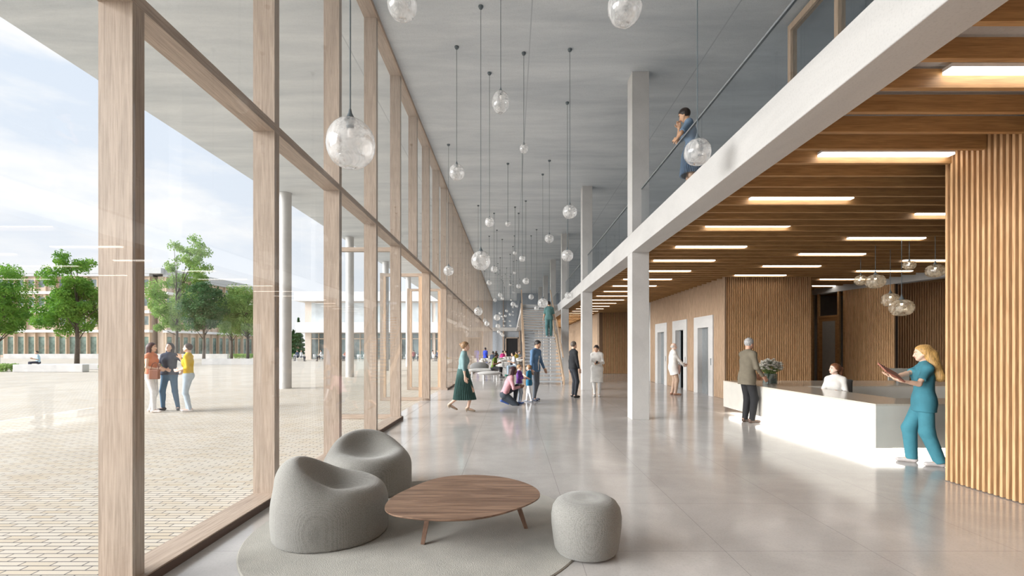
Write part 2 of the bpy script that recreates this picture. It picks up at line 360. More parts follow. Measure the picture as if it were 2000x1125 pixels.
rows = (('A', 3.5, 5.0, 1, 'in the row beside the concrete beam'), ('B', 6.62, 8.12, 3, 'in the second row from the beam'), ('C', 9.67, 11.2, 1, 'in the third row from the beam'), ('D', 12.8, 14.3, 3, 'in the fourth row from the beam'))
for nm, x0, x1, st_, txt in rows:
    c = 0
    for k in range(st_ - 4 if nm == 'A' else st_, 110, 4):
        y = B0 + BS * k
        if nm != 'A' and y < 5.7: continue
        if nm == 'B' and (y > 14.3): continue
        if nm in 'CD' and y > 17.8: continue
        if y > 56: continue
        c += 1
        if nm == 'A': xx0, xx1 = x0, x1
        else: xx0, xx1 = x0, x1
        strip(xx0, xx1, k, 'white linear ceiling light %s, %s from the camera' % (txt, ordn(c)), 'linear lights between the ceiling baffles')
# ---- slatted walls
def slat_wall(name, p0, p1, z0, z1, thick, mats, openings=(), pitch=.056, bw=.026, bd=.062, zback=None):
    """p0->p1 seen from its left-hand side being solid; slats on the right-hand side of the walking direction"""
    dx, dy = p1[0] - p0[0], p1[1] - p0[1]; Ln = sqrt(dx * dx + dy * dy); ux, uy = dx / Ln, dy / Ln; nx, ny = uy, -ux
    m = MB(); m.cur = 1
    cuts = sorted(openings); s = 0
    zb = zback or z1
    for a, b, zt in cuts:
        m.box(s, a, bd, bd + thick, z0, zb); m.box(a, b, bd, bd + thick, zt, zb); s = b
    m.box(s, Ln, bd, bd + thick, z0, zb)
    m.cur = 0; q = int(Ln / pitch); pt = (Ln - bw) / q
    for i in range(q + 1):
        a = i * pt; lo = z0 + .01
        for c0, c1, zt in cuts:
            if a + bw > c0 and a < c1: lo = zt
        m.box(a, a + bw, 0, bd + .002, lo, z1)
    m.xform(lambda s_, d, z: (p0[0] + ux * s_ - nx * d, p0[1] + uy * s_ - ny * d, z))
    return struct(anchored(m, name, mats, (p0[0], p0[1], 0)))
SM = [M_slat, M_slatback]; SP = [M_slatlit, M_slatbackp]
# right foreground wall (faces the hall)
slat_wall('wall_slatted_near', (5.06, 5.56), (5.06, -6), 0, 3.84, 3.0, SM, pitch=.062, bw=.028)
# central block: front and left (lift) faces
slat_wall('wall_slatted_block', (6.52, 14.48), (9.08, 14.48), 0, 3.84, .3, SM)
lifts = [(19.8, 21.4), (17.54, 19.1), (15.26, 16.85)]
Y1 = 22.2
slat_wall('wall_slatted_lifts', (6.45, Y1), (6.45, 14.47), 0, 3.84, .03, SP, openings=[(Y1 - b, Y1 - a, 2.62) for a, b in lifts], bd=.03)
struct(bx(9.08, 9.2, 14.6, 22.2, 0, 3.84).build('wall_block_right', M_baffle)); struct(bx(6.45, 9.2, 22.2, 22.4, 0, 3.84).build('wall_block_back', M_conc))
for i, (a, b) in enumerate(lifts[::-1]):
    t = struct(thing('door_%d' % (i + 1), 'steel lift door in a broad pale concrete surround, %s from the reception desk%s' % (ordn(i + 1), ', standing open' if i == 1 else ''), 'lift door', (6.45, a, 0)))
    del t['category']
    w_ = b - a; e = .35
    m = bx(-.02, .17, 0, e, 0, 2.62); m.box(-.02, .17, w_ - e, w_, 0, 2.62); m.box(-.02, .17, e, w_ - e, 2.24, 2.62); m.build('surround', M_concw, t)
    if i == 1:
        m = bx(.17, 1.6, e - .02, e, 0, 2.24); m.box(.17, 1.6, w_ - e, w_ - e + .02, 0, 2.24); m.box(1.6, 1.62, e, w_ - e, 0, 2.24); m.box(.17, 1.6, e, w_ - e, 2.24, 2.26)
        m.build('cabin', M_black, t); bx(.15, .17, w_ - e - .12, w_ - e, 0, 2.24).build('door_leaf', M_steel, t)
    else:
        c = w_ / 2
        bx(.14, .17, e, c - .004, .0, 2.24).build('door_leaf', M_steel, t); bx(.14, .17, c + .004, w_ - e, 0, 2.24).build('door_leaf', M_steel, t)
        bx(.171, .18, e, w_ - e, 0, 2.24).build('shaft_panel', M_black, t)
    bx(-.03, -.02, .10, .16, 1.0, 1.22, ).build('call_button_plate', M_steel, t)
# far block on the right
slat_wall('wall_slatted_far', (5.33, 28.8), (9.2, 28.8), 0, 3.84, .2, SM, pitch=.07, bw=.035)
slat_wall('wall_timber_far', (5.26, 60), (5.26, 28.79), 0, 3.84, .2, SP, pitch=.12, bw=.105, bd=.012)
# reception back: bulkhead, glazed partition, slatted walls
PA, PB = (10.99, 17.5), (12.3, 10.64)
def online(t_): return (10.99 + .84 * t_, 17.5 - 4.4 * t_)
pm, pe = online(.317), online(.694)
dl = (Vector(online(1)) - Vector(online(0))).normalized()
slat_wall('wall_slatted_rear', pm, pe, 0, 3.5, .1, SM)
slat_wall('wall_slatted_back', (12.0, 15.4), (17, 15.4), 0, 3.84, .2, SM, pitch=.08, bw=.04)
o = MB(); o.box(0, 8.5, 0, .3, 3.50, 3.78); ang = math.atan2(dl.y, dl.x)
ob = o.build('trim_bulkhead', M_conc, loc=(PA[0], PA[1], 0)); ob.rotation_euler = (0, 0, ang); struct(ob)
t = thing('glazed_partition', 'dim glazed partition with a dark door behind the reception desk', 'glazed partition', (PA[0], PA[1], 0), ang)
for s0, s1 in ((0, .07), (.28, .34), (1.12, 1.19), (1.35, 1.41)): bx(s0, s1, 0, .08, 0, 3.5).build('frame_post', M_baffle, t)
bx(.34, 1.12, 0, .08, 2.62, 2.70).build('transom', M_baffle, t)
bx(.07, 1.35, .03, .04, 2.70, 3.5).build('glass_pane', M_rail, t); bx(1.19, 1.35, .03, .04, 0, 2.7).build('glass_pane', M_rail, t); bx(.07, .28, .03, .04, 0, 2.7).build('glass_pane', M_rail, t)
dd = bx(.34, 1.12, .02, .07, 0, 2.62).build('door_leaf', M_baffle, t); bx(.50, 1.02, .0, .018, .1, 2.5).build('glass_insert', mat('dark_glass', (.40, .40, .38), .3), dd)
struct(bx(9.2, 17, 19.6, 19.8, 0, 3.84).build('wall_reception_back', mat('dim_plaster', (.52, .49, .46), .8)))
struct(bx(5.26, 17, 29.05, 29.2, 0, 3.84).build('wall_corridor', M_conc))
# ---- far end wall
fm = mat('blue_grey_panel', (.38, .42, .47), .25); 
m = bx(-2.6, 5.3, 60, 60.3, 0, 3.7); m.box(-2.6, 5.3, 60, 60.3, 4.15, CZ); struct(m.build('wall_back', fm))
struct(bx(-2.6, 5.3, 59.8, 60.4, 3.7, 4.15).build('trim_far_beam', M_concw))
for i, x in enumerate((-1.1, .95)):
    struct(bx(x - .09, x + .09, 59.7, 59.95, 0, 3.7).build('trim_far_post_%d' % (i + 1), M_post)); struct(bx(x - .06, x + .06, 59.8, 59.95, 4.15, CZ).build('trim_far_upper_post_%d' % (i + 1), M_post))
t = thing('doorway', 'dark open doorway in the far end wall of the hall', 'doorway', (.0, 59.7, 0)); 
m = bx(-.85, -.72, -.02, .2, 0, 2.9); m.box(.72, .85, -.02, .2, 0, 2.9); m.box(-.85, .85, -.02, .2, 2.78, 2.9); m.build('frame', M_post, t); bx(-.72, .72, .1, .2, 0, 2.78).build('opening', M_black, t)  # black sheet stands in for the shade inside the doorway
struct(bx(.54, 5.2, 52, 52.2, 4.05, CZ).build('wall_gallery_end', fm))
struct(bx(.54, 2.59, 27.25, 60, 3.75, 4.05).build('ceiling_slab_stair_landing', M_concw))
# ================================================================== IMPLICIT SURFACES
BIG = 1.0
def V(*a): return np.array(a[0] if len(a) == 1 else a, dtype=float)
def cap(a, b, ra, rb=None, k=.03, sq=None, cut=None, sub=False, cut0=None):
    return dict(t='cap', a=V(a), b=V(b), ra=ra, rb=ra if rb is None else rb, k=k, sq=sq, cut=cut, sub=sub, cut0=cut0)
def ell(c, r, k=.03, ax=None, sub=False, cut=None): return dict(t='ell', a=V(c), r=V(r), k=k, ax=ax, sub=sub, cut=cut)
def bounds(p):
    if p['t'] == 'cap':
        r = max(p['ra'], p['rb']); return np.minimum(p['a'], p['b']) - r, np.maximum(p['a'], p['b']) + r
    r = max(p['r']); return p['a'] - r, p['a'] + r
def sdf_eval(p, X, Y, Z):
    P = np.stack(np.broadcast_arrays(X, Y, Z), -1)
    if p['t'] == 'cap':
        ab = p['b'] - p['a']; l2 = max(ab @ ab, 1e-9)
        t = np.clip(((P - p['a']) @ ab) / l2, 0, 1)
        d = P - p['a'] - t[..., None] * ab
        if p['sq'] is not None:
            n, s = p['sq']; c = d @ n; d = d + (c * (1 / s - 1))[..., None] * n
            r = np.sqrt((d ** 2).sum(-1)) - (p['ra'] + t * (p['rb'] - p['ra']))
            r = r * (s + 1) / 2
        else: r = np.sqrt((d ** 2).sum(-1)) - (p['ra'] + t * (p['rb'] - p['ra']))
        if p['cut']:  r = np.maximum(r, (P - p['b']) @ (ab / sqrt(l2)))
        if p['cut0']: r = np.maximum(r, -((P - p['a']) @ (ab / sqrt(l2))))
        return r
    d = P - p['a']
    if p['ax'] is not None: d = d @ np.array(p['ax']).T
    q = np.sqrt(((d / p['r']) ** 2).sum(-1)); r = (q - 1) * min(p['r'])
    if p['cut']:
        for pt, nn in p['cut']: r = np.maximum(r, (P - V(pt)) @ V(nn))
    return r
def sdf_mesh(prims, res, planes=()):
    lo = np.min([bounds(p)[0] for p in prims if not p['sub']], 0) - 3 * res - .01; hi = np.max([bounds(p)[1] for p in prims if not p['sub']], 0) + 3 * res + .01
    n = np.ceil((hi - lo) / res).astype(int) + 1
    Fd = np.full(n, BIG, dtype=np.float32); ax = [lo[i] + res * np.arange(n[i]) for i in range(3)]
    for p in sorted(prims, key=lambda q: q['sub']):
        a, b = bounds(p); e = p['k'] + 2.5 * res
        i0 = np.maximum(np.floor((a - e - lo) / res).astype(int), 0); i1 = np.minimum(np.ceil((b + e - lo) / res).astype(int) + 1, n)
        if (i1 <= i0).any(): continue
        sl = tuple(slice(i0[i], i1[i]) for i in range(3))
        d = sdf_eval(p, ax[0][sl[0]][:, None, None], ax[1][sl[1]][None, :, None], ax[2][sl[2]][None, None, :])
        o = Fd[sl]; k = max(p['k'], 1e-4)
        if p['sub']:
            d = -d; h = np.maximum(k - np.abs(o - d), 0) / k; Fd[sl] = np.maximum(o, d) + h * h * k / 4
        else:
            h = np.maximum(k - np.abs(o - d), 0) / k; Fd[sl] = np.minimum(o, d) - h * h * k / 4
    for pt, nn in planes:
        G = (ax[0] - pt[0])[:, None, None] * nn[0] + (ax[1] - pt[1])[None, :, None] * nn[1] + (ax[2] - pt[2])[None, None, :] * nn[2]
        Fd = np.maximum(Fd, G.astype(np.float32))
    Fd[0] = Fd[-1] = BIG; Fd[:, 0] = Fd[:, -1] = BIG; Fd[:, :, 0] = Fd[:, :, -1] = BIG
    S = Fd < 0; nx, ny, nz = n
    cnt = np.zeros((nx - 1, ny - 1, nz - 1), np.int8)
    for i in (0, 1):
        for j in (0, 1):
            for k in (0, 1): cnt += S[i:nx - 1 + i, j:ny - 1 + j, k:nz - 1 + k]
    I = np.argwhere((cnt > 0) & (cnt < 8)); ids = np.full(cnt.shape, -1, np.int32); ids[tuple(I.T)] = np.arange(len(I))
    acc = np.zeros((len(I), 3)); c = np.zeros(len(I))
    cor = [V(i, j, k).astype(int) for i in (0, 1) for j in (0, 1) for k in (0, 1)]
    for a in range(8):
        for b in range(a + 1, 8):
            if abs(cor[a] - cor[b]).sum() != 1: continue
            fa = Fd[tuple((I + cor[a]).T)]; fb = Fd[tuple((I + cor[b]).T)]; m = (fa < 0) != (fb < 0)
            t = np.where(m, fa / np.where(m, fa - fb, 1), 0)
            acc += np.where(m[:, None], cor[a] + t[:, None] * (cor[b] - cor[a]), 0); c += m
    vs = lo + res * (I + acc / c[:, None])
    fs = []
    for d in range(3):
        o = [x for x in range(3) if x != d]
        A = [slice(None)] * 3; B = [slice(None)] * 3; A[d] = slice(0, -1); B[d] = slice(1, None)
        e = S[tuple(A)] != S[tuple(B)]; E = np.argwhere(e); E = E[(E[:, o[0]] > 0) & (E[:, o[1]] > 0)]
        q = []
        for (u, v_) in ((-1, -1), (0, -1), (0, 0), (-1, 0)):
            K = E.copy(); K[:, o[0]] += u; K[:, o[1]] += v_; q.append(ids[tuple(K.T)])
        q = np.stack(q, 1); fl_ = S[tuple(E.T)]
        if d == 1: fl_ = ~fl_
        q[~fl_] = q[~fl_][:, ::-1]; fs.append(q)
    return vs, np.concatenate(fs)
def sdf_obj(name, prims, res, m, parent, planes=(), sc=1.0, fn=None):
    vs, fs = sdf_mesh(prims, res, planes)
    if fn is not None: vs = fn(vs)
    vs = vs * sc
    me = bpy.data.meshes.new(name); me.vertices.add(len(vs)); me.vertices.foreach_set('co', vs.astype(np.float32).ravel())
    me.loops.add(fs.size); me.loops.foreach_set('vertex_index', fs.astype(np.int32).ravel())
    me.polygons.add(len(fs)); me.polygons.foreach_set('loop_start', np.arange(0, fs.size, 4, dtype=np.int32)); me.polygons.foreach_set('loop_total', np.full(len(fs), 4, np.int32))
    me.polygons.foreach_set('use_smooth', [True] * len(fs)); me.update(calc_edges=True); me.validate()
    me.materials.append(m); o = bpy.data.objects.new(name, me); COL.objects.link(o); o.parent = parent; return o
# ================================================================== PEOPLE
def nrm(v): v = V(v); return v / max(sqrt(v @ v), 1e-9)
def ik(a, t, l1, l2, pole):
    d = t - a; L_ = sqrt(d @ d); u = d / max(L_, 1e-6)
    if L_ > .998 * (l1 + l2): L_ = .998 * (l1 + l2); t = a + u * L_
    x = (l1 * l1 - l2 * l2 + L_ * L_) / (2 * L_); h = sqrt(max(l1 * l1 - x * x, 0)); p = V(pole) - u * (V(pole) @ u)
    return a + u * x + nrm(p) * h, t
SK = {}
def hairmat(c):
    k = 'hair_%s' % str(c)
    if k in MATS: return MATS[k]
    m = mat(k, c, .45); nt = m.node_tree; b = nt.nodes['Principled BSDF']; L = nt.links.new
    tc = N(nt, 'ShaderNodeTexCoord'); mp = N(nt, 'ShaderNodeMapping'); mp.inputs['Scale'].default_value = (110, 110, 7); L(tc.outputs['Object'], mp.inputs[0])
    n = N(nt, 'ShaderNodeTexNoise'); n.inputs['Scale'].default_value = 1; n.inputs['Detail'].default_value = 4; L(mp.outputs[0], n.inputs[0])
    r = ramp(nt, [(.3, [x * .45 for x in c]), (.7, [min(1, x * 1.35) for x in c])]); L(n.outputs[0], r.inputs[0]); L(r.outputs[0], b.inputs['Base Color'])
    bm = N(nt, 'ShaderNodeBump'); bm.inputs['Strength'].default_value = .8; bm.inputs['Distance'].default_value = .006; L(n.outputs[0], bm.inputs['Height']); L(bm.outputs[0], b.inputs['Normal'])
    return m
def skin(c): return mat('skin_%s' % str(c), c, .5, noise=(25, .05))
def cloth(c, r=.85): return mat('cloth_%02x%02x%02x_%d' % (int(c[0] * 255), int(c[1] * 255), int(c[2] * 255), int(r * 100)), c, r, noise=(9, .10), bump=.25, bscale=45)
def hand(w, fdir, pn, side, curl, thumb):
    """prims of a hand at wrist w pointing fdir; pn palm normal; side = direction towards the thumb"""
    f = nrm(fdir); pn = V(pn); pn = nrm(pn - f * (pn @ f)); s = np.cross(f, pn); s = s * (1 if s @ V(side) > 0 else -1)
    P = [cap(w, w + f * .035, .026, .03, .02, (pn, .62)), cap(w + f * .035 + s * .018, w + f * .085 + s * .022, .024, .021, .012, (pn, .58)), cap(w + f * .035 - s * .018, w + f * .08 - s * .026, .024, .019, .012, (pn, .58))]
    for i, (off, ln, r) in enumerate(((.030, .070, .0095), (.010, .078, .0098), (-.011, .073, .0094), (-.031, .058, .0085))):
        a = w + f * (.088 - abs(off - .005) * .22) + s * off; c1 = curl * (.75 + .12 * i); c2 = c1 * 2.1
        d1 = f * cos(c1) + pn * sin(c1) + s * off * 1.6; d2 = f * cos(c2) + pn * sin(c2)
        b = a + nrm(d1) * ln * .55; e = b + nrm(d2) * ln * .5
        P += [cap(a, b, r, r * .95, .007), cap(b, e, r * .95, r * .78, .005)]
    a = w + f * .022 + s * .028; b = a + nrm(f * .55 + s * .75 + pn * (.25 + thumb * .5)) * .042; e = b + nrm(f * .9 + s * .15 + pn * (.3 + thumb * .6)) * .032
    P += [cap(a, b, .0135, .0115, .014), cap(b, e, .0115, .0088, .005)]
    return P
def person(name, label, loc, face, H=1.75, hip=(0, 0, .955), lean=0, roll=0, twist=0, feet=((.09, .03, 0), (-.09, -.03, 0)), toe=(.12, -.12), heel=(0, 0), knee=None,
           hands=None, elbow=((.3, -1, -.35), (-.3, -1, -.35)), hdir=(None, None), palm=(None, None), curl=(.35, .35), head=(0, 0), fem=False, skn=(.72, .47, .35), hairc=(.05, .03, .02), hair='short',
           top=None, sleeve=1.0, hem=-.02, pants=None, pantw=.0, cuff=-.035, shoes=(.05, .05, .06), heels=False, coat=None, skirt=None, res=.011, fat=0, child=False, collar=False, heavyres=None, group=None, boots=False, inner=None):
    """local frame: faces +Y; index 0 = right side (+X), index 1 = left side (-X); measures for a body of 1.75 m"""
    s = H / 1.75; hs = 1.75 / H * (.135 if child else .125) * H / .235 if child else 1.0
    t = thing(name, label, 'person', loc, face, group)
    px, py, hz = hip; P = V(px, py, hz); le, ro, tw = R(lean), R(roll), R(twist)
    u = nrm((sin(ro), sin(le), cos(le) * cos(ro))); fwd = nrm(V(sin(-tw), cos(-tw), 0) - u * (V(sin(-tw), cos(-tw), 0) @ u)); rt = np.cross(fwd, u)
    shw = .146 if fem else .168; hw = .088 if fem else .083
    waist = P + u * .16; chest = P + u * .34; nb = P + u * .525; sh = [nb - u * .055 + rt * shw, nb - u * .055 - rt * shw]
    fwd0 = V(0, 1, 0); rt0 = V(1, 0, 0)
    hipj = [P + rt0 * hw - V(0, 0, .01), P - rt0 * hw - V(0, 0, .01)]
    legs = []
    for i in (0, 1):
        f = V(feet[i]); hl = heel[i]; toed = nrm((sin(toe[i]), cos(toe[i]), 0)); ank = f + V(0, 0, .085) + V(0, 0, hl) - toed * hl * .5
        kp = V(knee[i]) if knee and knee[i] is not None else V(.12 * (1 if i == 0 else -1), 1, .1)
        kn, ank2 = ik(hipj[i], ank, .445, .43, kp)
        legs.append((hipj[i], kn, ank2, toed, ank2 + toed * .155 + V(0, 0, -.052 - hl * .75)))
    arms = []
    for i in (0, 1):
        sg = 1 if i == 0 else -1
        h = V(hands[i]) if hands and hands[i] is not None else sh[i] + V(sg * .06, .05, -.55)
        el, wr = ik(sh[i], h, .285, .25, V(elbow[i])); fd = nrm(V(hdir[i])) if hdir[i] is not None else nrm(nrm(wr - el) + V(0, .15, 0))
        pn = V(palm[i]) if palm[i] is not None else V(-sg, 0, 0)
        arms.append((sh[i], el, wr, fd, pn))
    hy, hp = R(head[0]), R(head[1])
    hb = nb + u * .055; hf = nrm(fwd * cos(hy) * cos(hp) + rt * sin(hy) * cos(hp) + u * sin(hp)); hr = nrm(np.cross(hf, u)); hu = np.cross(hr, hf)
    hc = nb + u * .095 + hu * .085 + hf * .02     # skull centre
    k_ = 1.0 if not child else 1.22
    HA = [hr, hf, hu]
    # ---------- body
    B = []
    ft = fat
    torso = lambda o: [cap(hipj[0], hipj[1], (.090 if fem else .088) + o, None, .06, (fwd0, .92)), cap(P, waist, (.135 if fem else .135) + o + ft, (.112 if fem else .128) + o + ft, .06, (fwd, .74)),
                       cap(waist, chest, (.113 if fem else .13) + o + ft, (.135 if fem else .155) + o + ft * .5, .06, (fwd, .72)), cap(chest, nb - u * .06, (.135 if fem else .158) + o, .10 + o, .06, (fwd, .68)),
                       cap(sh[0] - rt * .02, sh[1] + rt * .02, .048 + o, None, .05), cap(nb + u * .015, sh[0] + u * .005, .036 + o * .6, .036 + o * .9, .05), cap(nb + u * .015, sh[1] + u * .005, .036 + o * .6, .036 + o * .9, .05)]
    bust = lambda o: [ell(chest + fwd * .085 + rt * q + u * .01, (.056 + o, .038 + o, .055 + o), .07) for q in (.058, -.058)] if fem and not child else []
    butt = lambda o: [ell(P - fwd0 * .032 + rt0 * q - V(0, 0, .035), (.070 + o, .068 + o, .082 + o), .06) for q in (.065, -.065)]
    B += torso(-.004) + bust(-.004) + butt(-.006)
    B += [cap(nb - u * .03, hc - hu * .05 - hf * .02, .054 if not fem else .048, .05 if not fem else .043, .035)]
    def E(r, f, u_): return hc + (hr * r + hf * f + hu * u_) * k_
    hd = [ell(E(0, -.012, .018), (.075 * k_, .094 * k_, .09 * k_), .03, HA), ell(E(0, .028, -.042), (.056 * k_, .058 * k_, .068 * k_), .03, HA), ell(E(0, .062, -.085), (.026 * k_, .022 * k_, .020 * k_), .025, HA),
          cap(E(0, .083, .008), E(0, .100, -.026), .009 * k_, .0135 * k_, .012), cap(E(.062, .012, -.03), E(.035, .058, -.07), .016 * k_, None, .025), cap(E(-.062, .012, -.03), E(-.035, .058, -.07), .016 * k_, None, .025),
          ell(E(.076, -.008, -.015), (.010 * k_, .018 * k_, .030 * k_), .006, HA), ell(E(-.076, -.008, -.015), (.010 * k_, .018 * k_, .030 * k_), .006, HA),
          ell(E(.032, .094, .006), (.017, .014, .011), .014, HA, sub=True), ell(E(-.032, .094, .006), (.017, .014, .011), .014, HA, sub=True)]
    B += hd
    for (a, k, an, td, toeb) in legs:
        B += [cap(a, k, .082 if fem else .08, .052, .04), cap(k, an, .052, .034, .03), cap(k + (an - k) * .25 - td * .018, k + (an - k) * .5 - td * .014, .042, .038, .03),
              cap(an + V(0, 0, -.02) - td * .03, toeb, .036, .026, .02, (V(0, 0, 1), .8))]
    for i, (a, e, w_, fd, pn) in enumerate(arms):
        B += [cap(a, e, .047 if not fem else .041, .036 if not fem else .032, .03), cap(e, w_, .038 if not fem else .033, .025 if not fem else .022, .02), cap(e, e + (w_ - e) * .4, .039 if not fem else .033, .034 if not fem else .029, .02)]
        B += hand(w_, fd, pn, V(0, 1, .3), curl[i], .3)
    sc = s
    body = sdf_obj('body', B, (heavyres or res) / s, skin(skn), t, sc=sc)
    # ---------- eyes, lips
    if res < .013:
        m = MB(); m.cur = 0
        for q in (1, -1):
            c = E(.031 * q, .0735, .006); m.lathe([(0, -.009), (.007, -.006), (.0095, 0), (.007, .006), (0, .009)], 10, tuple(c * sc))
        m.build('eyes', mat('eye_white', (.75, .73, .70), .3), t, smooth=True)
        m = MB()
        for q in (1, -1): m.lathe([(0, -.0062), (.0055, -.003), (.0062, 0), (.0055, .003), (0, .0062)], 8, tuple(E(.031 * q, .0795, .005) * sc))
        m.build('irises', mat('iris', (.05, .03, .02), .25), t, smooth=True)
        sdf_obj('lips', [cap(E(-.017, .083, -.052), E(0, .0905, -.050), .0055, .0075, .004), cap(E(.017, .083, -.052), E(0, .0905, -.050), .0055, .0075, .004)], .0035, mat('lips_%s' % str(skn), (min(.62, skn[0] * .85), skn[1] * .48, skn[2] * .5), .45), t, sc=sc)
        m = MB()
        for q in (1, -1): m.tube([E(.014 * q, .084, .028) * sc, E(.030 * q, .080, .033) * sc, E(.048 * q, .064, .028) * sc], .0038 * sc, 6)
        m.build('eyebrows', mat('brow_%s' % str(hairc), [c * .6 for c in hairc], .8), t, smooth=True)
    # ---------- hair
    hm = hairmat(hairc)
    if hair != 'bald':
        nn = nrm(hf * .82 - hu * .57); cutp = [(E(0, .035, .038), nn)]
        HP = [ell(E(0, -.018, .024), (.088 * k_, .102 * k_, .100 * k_), .02, HA, cut=cutp)]
        if hair == 'fringe_sides': HP = [ell(E(0, -.03, -.01), (.086 * k_, .090 * k_, .062 * k_), .02, HA, cut=[(E(0, .02, .0), nrm(hf))])]
        if hair in ('long', 'ponytail', 'bun', 'updo'): HP.append(ell(E(0, -.03, .012), (.09 * k_, .092 * k_, .09 * k_), .02, HA, cut=[(E(0, .012, -.02), nrm(hf * .9 - hu * .2))]))
        if hair == 'long': HP += [cap(E(.03, -.06, -.02), E(.04, -.075, -.22), .062, .045, .05), cap(E(-.03, -.06, -.02), E(-.04, -.075, -.22), .062, .045, .05), cap(E(.06, -.02, 0), E(.07, -.01, -.17), .03, .025, .03), cap(E(-.06, -.02, 0), E(-.07, -.01, -.17), .03, .025, .03)]
        if hair == 'bun': HP += [ell(E(0, -.125, .03), (.036, .036, .036), .015, HA), cap(E(0, -.09, .0), E(0, -.12, .02), .03, .02, .02)]
        if hair == 'ponytail': HP += [cap(E(0, -.09, .045), E(0, -.145, -.01), .032, .042, .02), cap(E(0, -.145, -.01), E(0, -.14, -.23), .042, .018, .03)]
        if hair == 'mane': HP += [ell(E(0, -.03, .012), (.09, .095, .09), .02, HA, cut=[(E(0, .012, -.02), nrm(hf * .9 - hu * .2))]), cap(E(0, -.085, .06), E(0, -.115, -.05), .045, .066, .04),
                                  cap(E(.03, -.11, -.05), E(.07, -.135, -.36), .06, .075, .05), cap(E(-.03, -.11, -.05), E(-.06, -.125, -.38), .06, .07, .05), cap(E(0, -.11, -.05), E(.01, -.135, -.40), .06, .055, .05), cap(E(-.05, -.05, 0), E(-.075, -.085, -.22), .04, .05, .04)]
        if hair == 'afro': HP = [ell(E(0, -.03, .03), (.125, .125, .12), .02, HA, cut=[(E(0, .04, .03), nrm(hf * .9 - hu * .45))])]
        sdf_obj('hair', HP, (heavyres or res) * .8 / s, hm, t, sc=sc)
    if hair == 'mane':
        m = MB(); m.lathe([(.028, -.01), (.034, 0), (.028, .01)], 12, tuple(E(0, -.088, .068) * sc)); m.build('hair_tie', mat('hair_tie', (.03, .05, .12), .6), t, smooth=True)
    # ---------- trousers
    if pants is not None:
        Q = [cap(hipj[0], hipj[1], .099 if fem else .098, None, .05, (fwd0, .92)), cap(P, P + u * .10, .145 + ft, .130 + ft, .04, (fwd, .76), cut=True)] + butt(.012)
        for (a, k, an, td, toeb) in legs:
            c = k + (an - k) * (1 - cuff / .43)
            Q += [cap(a, k, .095, .066 + pantw, .04), cap(k, c, .066 + pantw, .046 + pantw, .03, cut=True)]
            if not pantw: Q += [cap(k + (an - k) * .22 - td * .02, k + (an - k) * .5 - td * .014, .052, .046, .03)]
        sdf_obj('trousers', Q, res / s, cloth(pants), t, sc=sc)
    # ---------- shoes
    if shoes is not None:
        Q = []; 
        for (a, k, an, td, toeb) in legs:
            bk = an - td * .032 + V(0, 0, -.047); z_ = V(0, 0, 1)
            Q += [cap(bk + V(0, 0, .0), toeb + V(0, 0, -.002), .045 if not heels else .038, .037 if not heels else .030, .02, (nrm(np.cross(np.cross(td, z_), toeb - bk)), .82)), cap(bk, bk + V(0, 0, .03) + td * .03, .040, .038, .02)]
            if boots: Q += [cap(an + V(0, 0, -.02), an + nrm(k - an) * .10, .044, .046, .02, cut=True)]
            if heels: Q += [cap(bk + V(0, 0, -.01), V(bk[0], bk[1], max(bk[2] - .075, feet[0][2] + .006)), .016, .007, .01)]
        lowest = min(p[2] for p in feet)
        sdf_obj('shoes', Q, res * .8 / s, mat('shoe_%s' % str(shoes), shoes, .5, noise=(20, .1)), t, sc=sc)
    # ---------- top
    if top is not None:
        Q = torso(.018) + bust(.014); hemp = P + u * hem
        if hem < -.01: Q += [cap(P + u * .02, hemp, (.148 if fem else .146) + ft, (.158 if fem else .152) + ft, .05, (fwd, .80))] + [cap(P + u * .03 + rt0 * q, hemp + rt0 * q * 1.06 - u * .02, .102 + ft * .6, .114 + ft * .6, .06, (fwd0, .95)) for q in (.076, -.076)] + (butt(.018) if hem < -.06 else [])
        Q += [cap(nb - u * .05, nb + u * (.040 if collar else .005), .070, .057, .03, cut=True)]
        for (a, e, w_, fd, pn) in arms:
            if sleeve <= .5: e2 = a + (e - a) * min(1, sleeve * 2); Q += [cap(a, e2, .054, .056, .04, cut=True)]
            else: e2 = e + (w_ - e) * (sleeve - .5) * 2; Q += [cap(a, e, .054, .046, .04), cap(e, e2, .046, .036, .02, cut=True)]
        pl = [(hemp, -u)] if hem > -.3 else []
        sdf_obj('top', Q, res / s, cloth(top), t, planes=[(tuple(hemp), tuple(-u))], sc=sc)
    if inner is not None:
        sdf_obj('shirt_front', [cap(nb - u * .02 + fwd * .062, chest + fwd * .112, .030, .034, .02, (fwd, .7)), cap(chest + fwd * .112, waist + fwd * .104, .034, .036, .02, (fwd, .6)), cap(waist + fwd * .104, P - u * .03 + fwd * .112, .036, .040, .02, (fwd, .6))], res / s, cloth(inner), t, sc=sc)
    if coat is not None:
        c_, zh = coat; kn = (legs[0][1] + legs[1][1]) / 2; an = (legs[0][2] + legs[1][2]) / 2
        Q = torso(.032) + bust(.026) + butt(.03)
        tgt = kn if zh > 0 else kn * .5 + P * .5
        Q += [cap(P, V(kn[0], kn[1] - .01, zh if zh > 0 else .72), .195 + ft, .215 + ft, .05, (fwd0, .74), cut=True)]
        for (a, e, w_, fd, pn) in arms: Q += [cap(a, e, .058, .052, .04), cap(e, w_, .052, .044, .02, cut=True)]
        Q += [cap(nb - u * .05, nb + u * .02, .082, .070, .03, cut=True)]
        sdf_obj('coat', Q, res / s, cloth(c_), t, sc=sc)
        if inner is not None: sdf_obj('collar_front', [cap(nb + u * .0 + fwd * .06, chest + fwd * .125, .035, .014, .01, (fwd, .5))], res / s, cloth(inner), t, sc=sc)
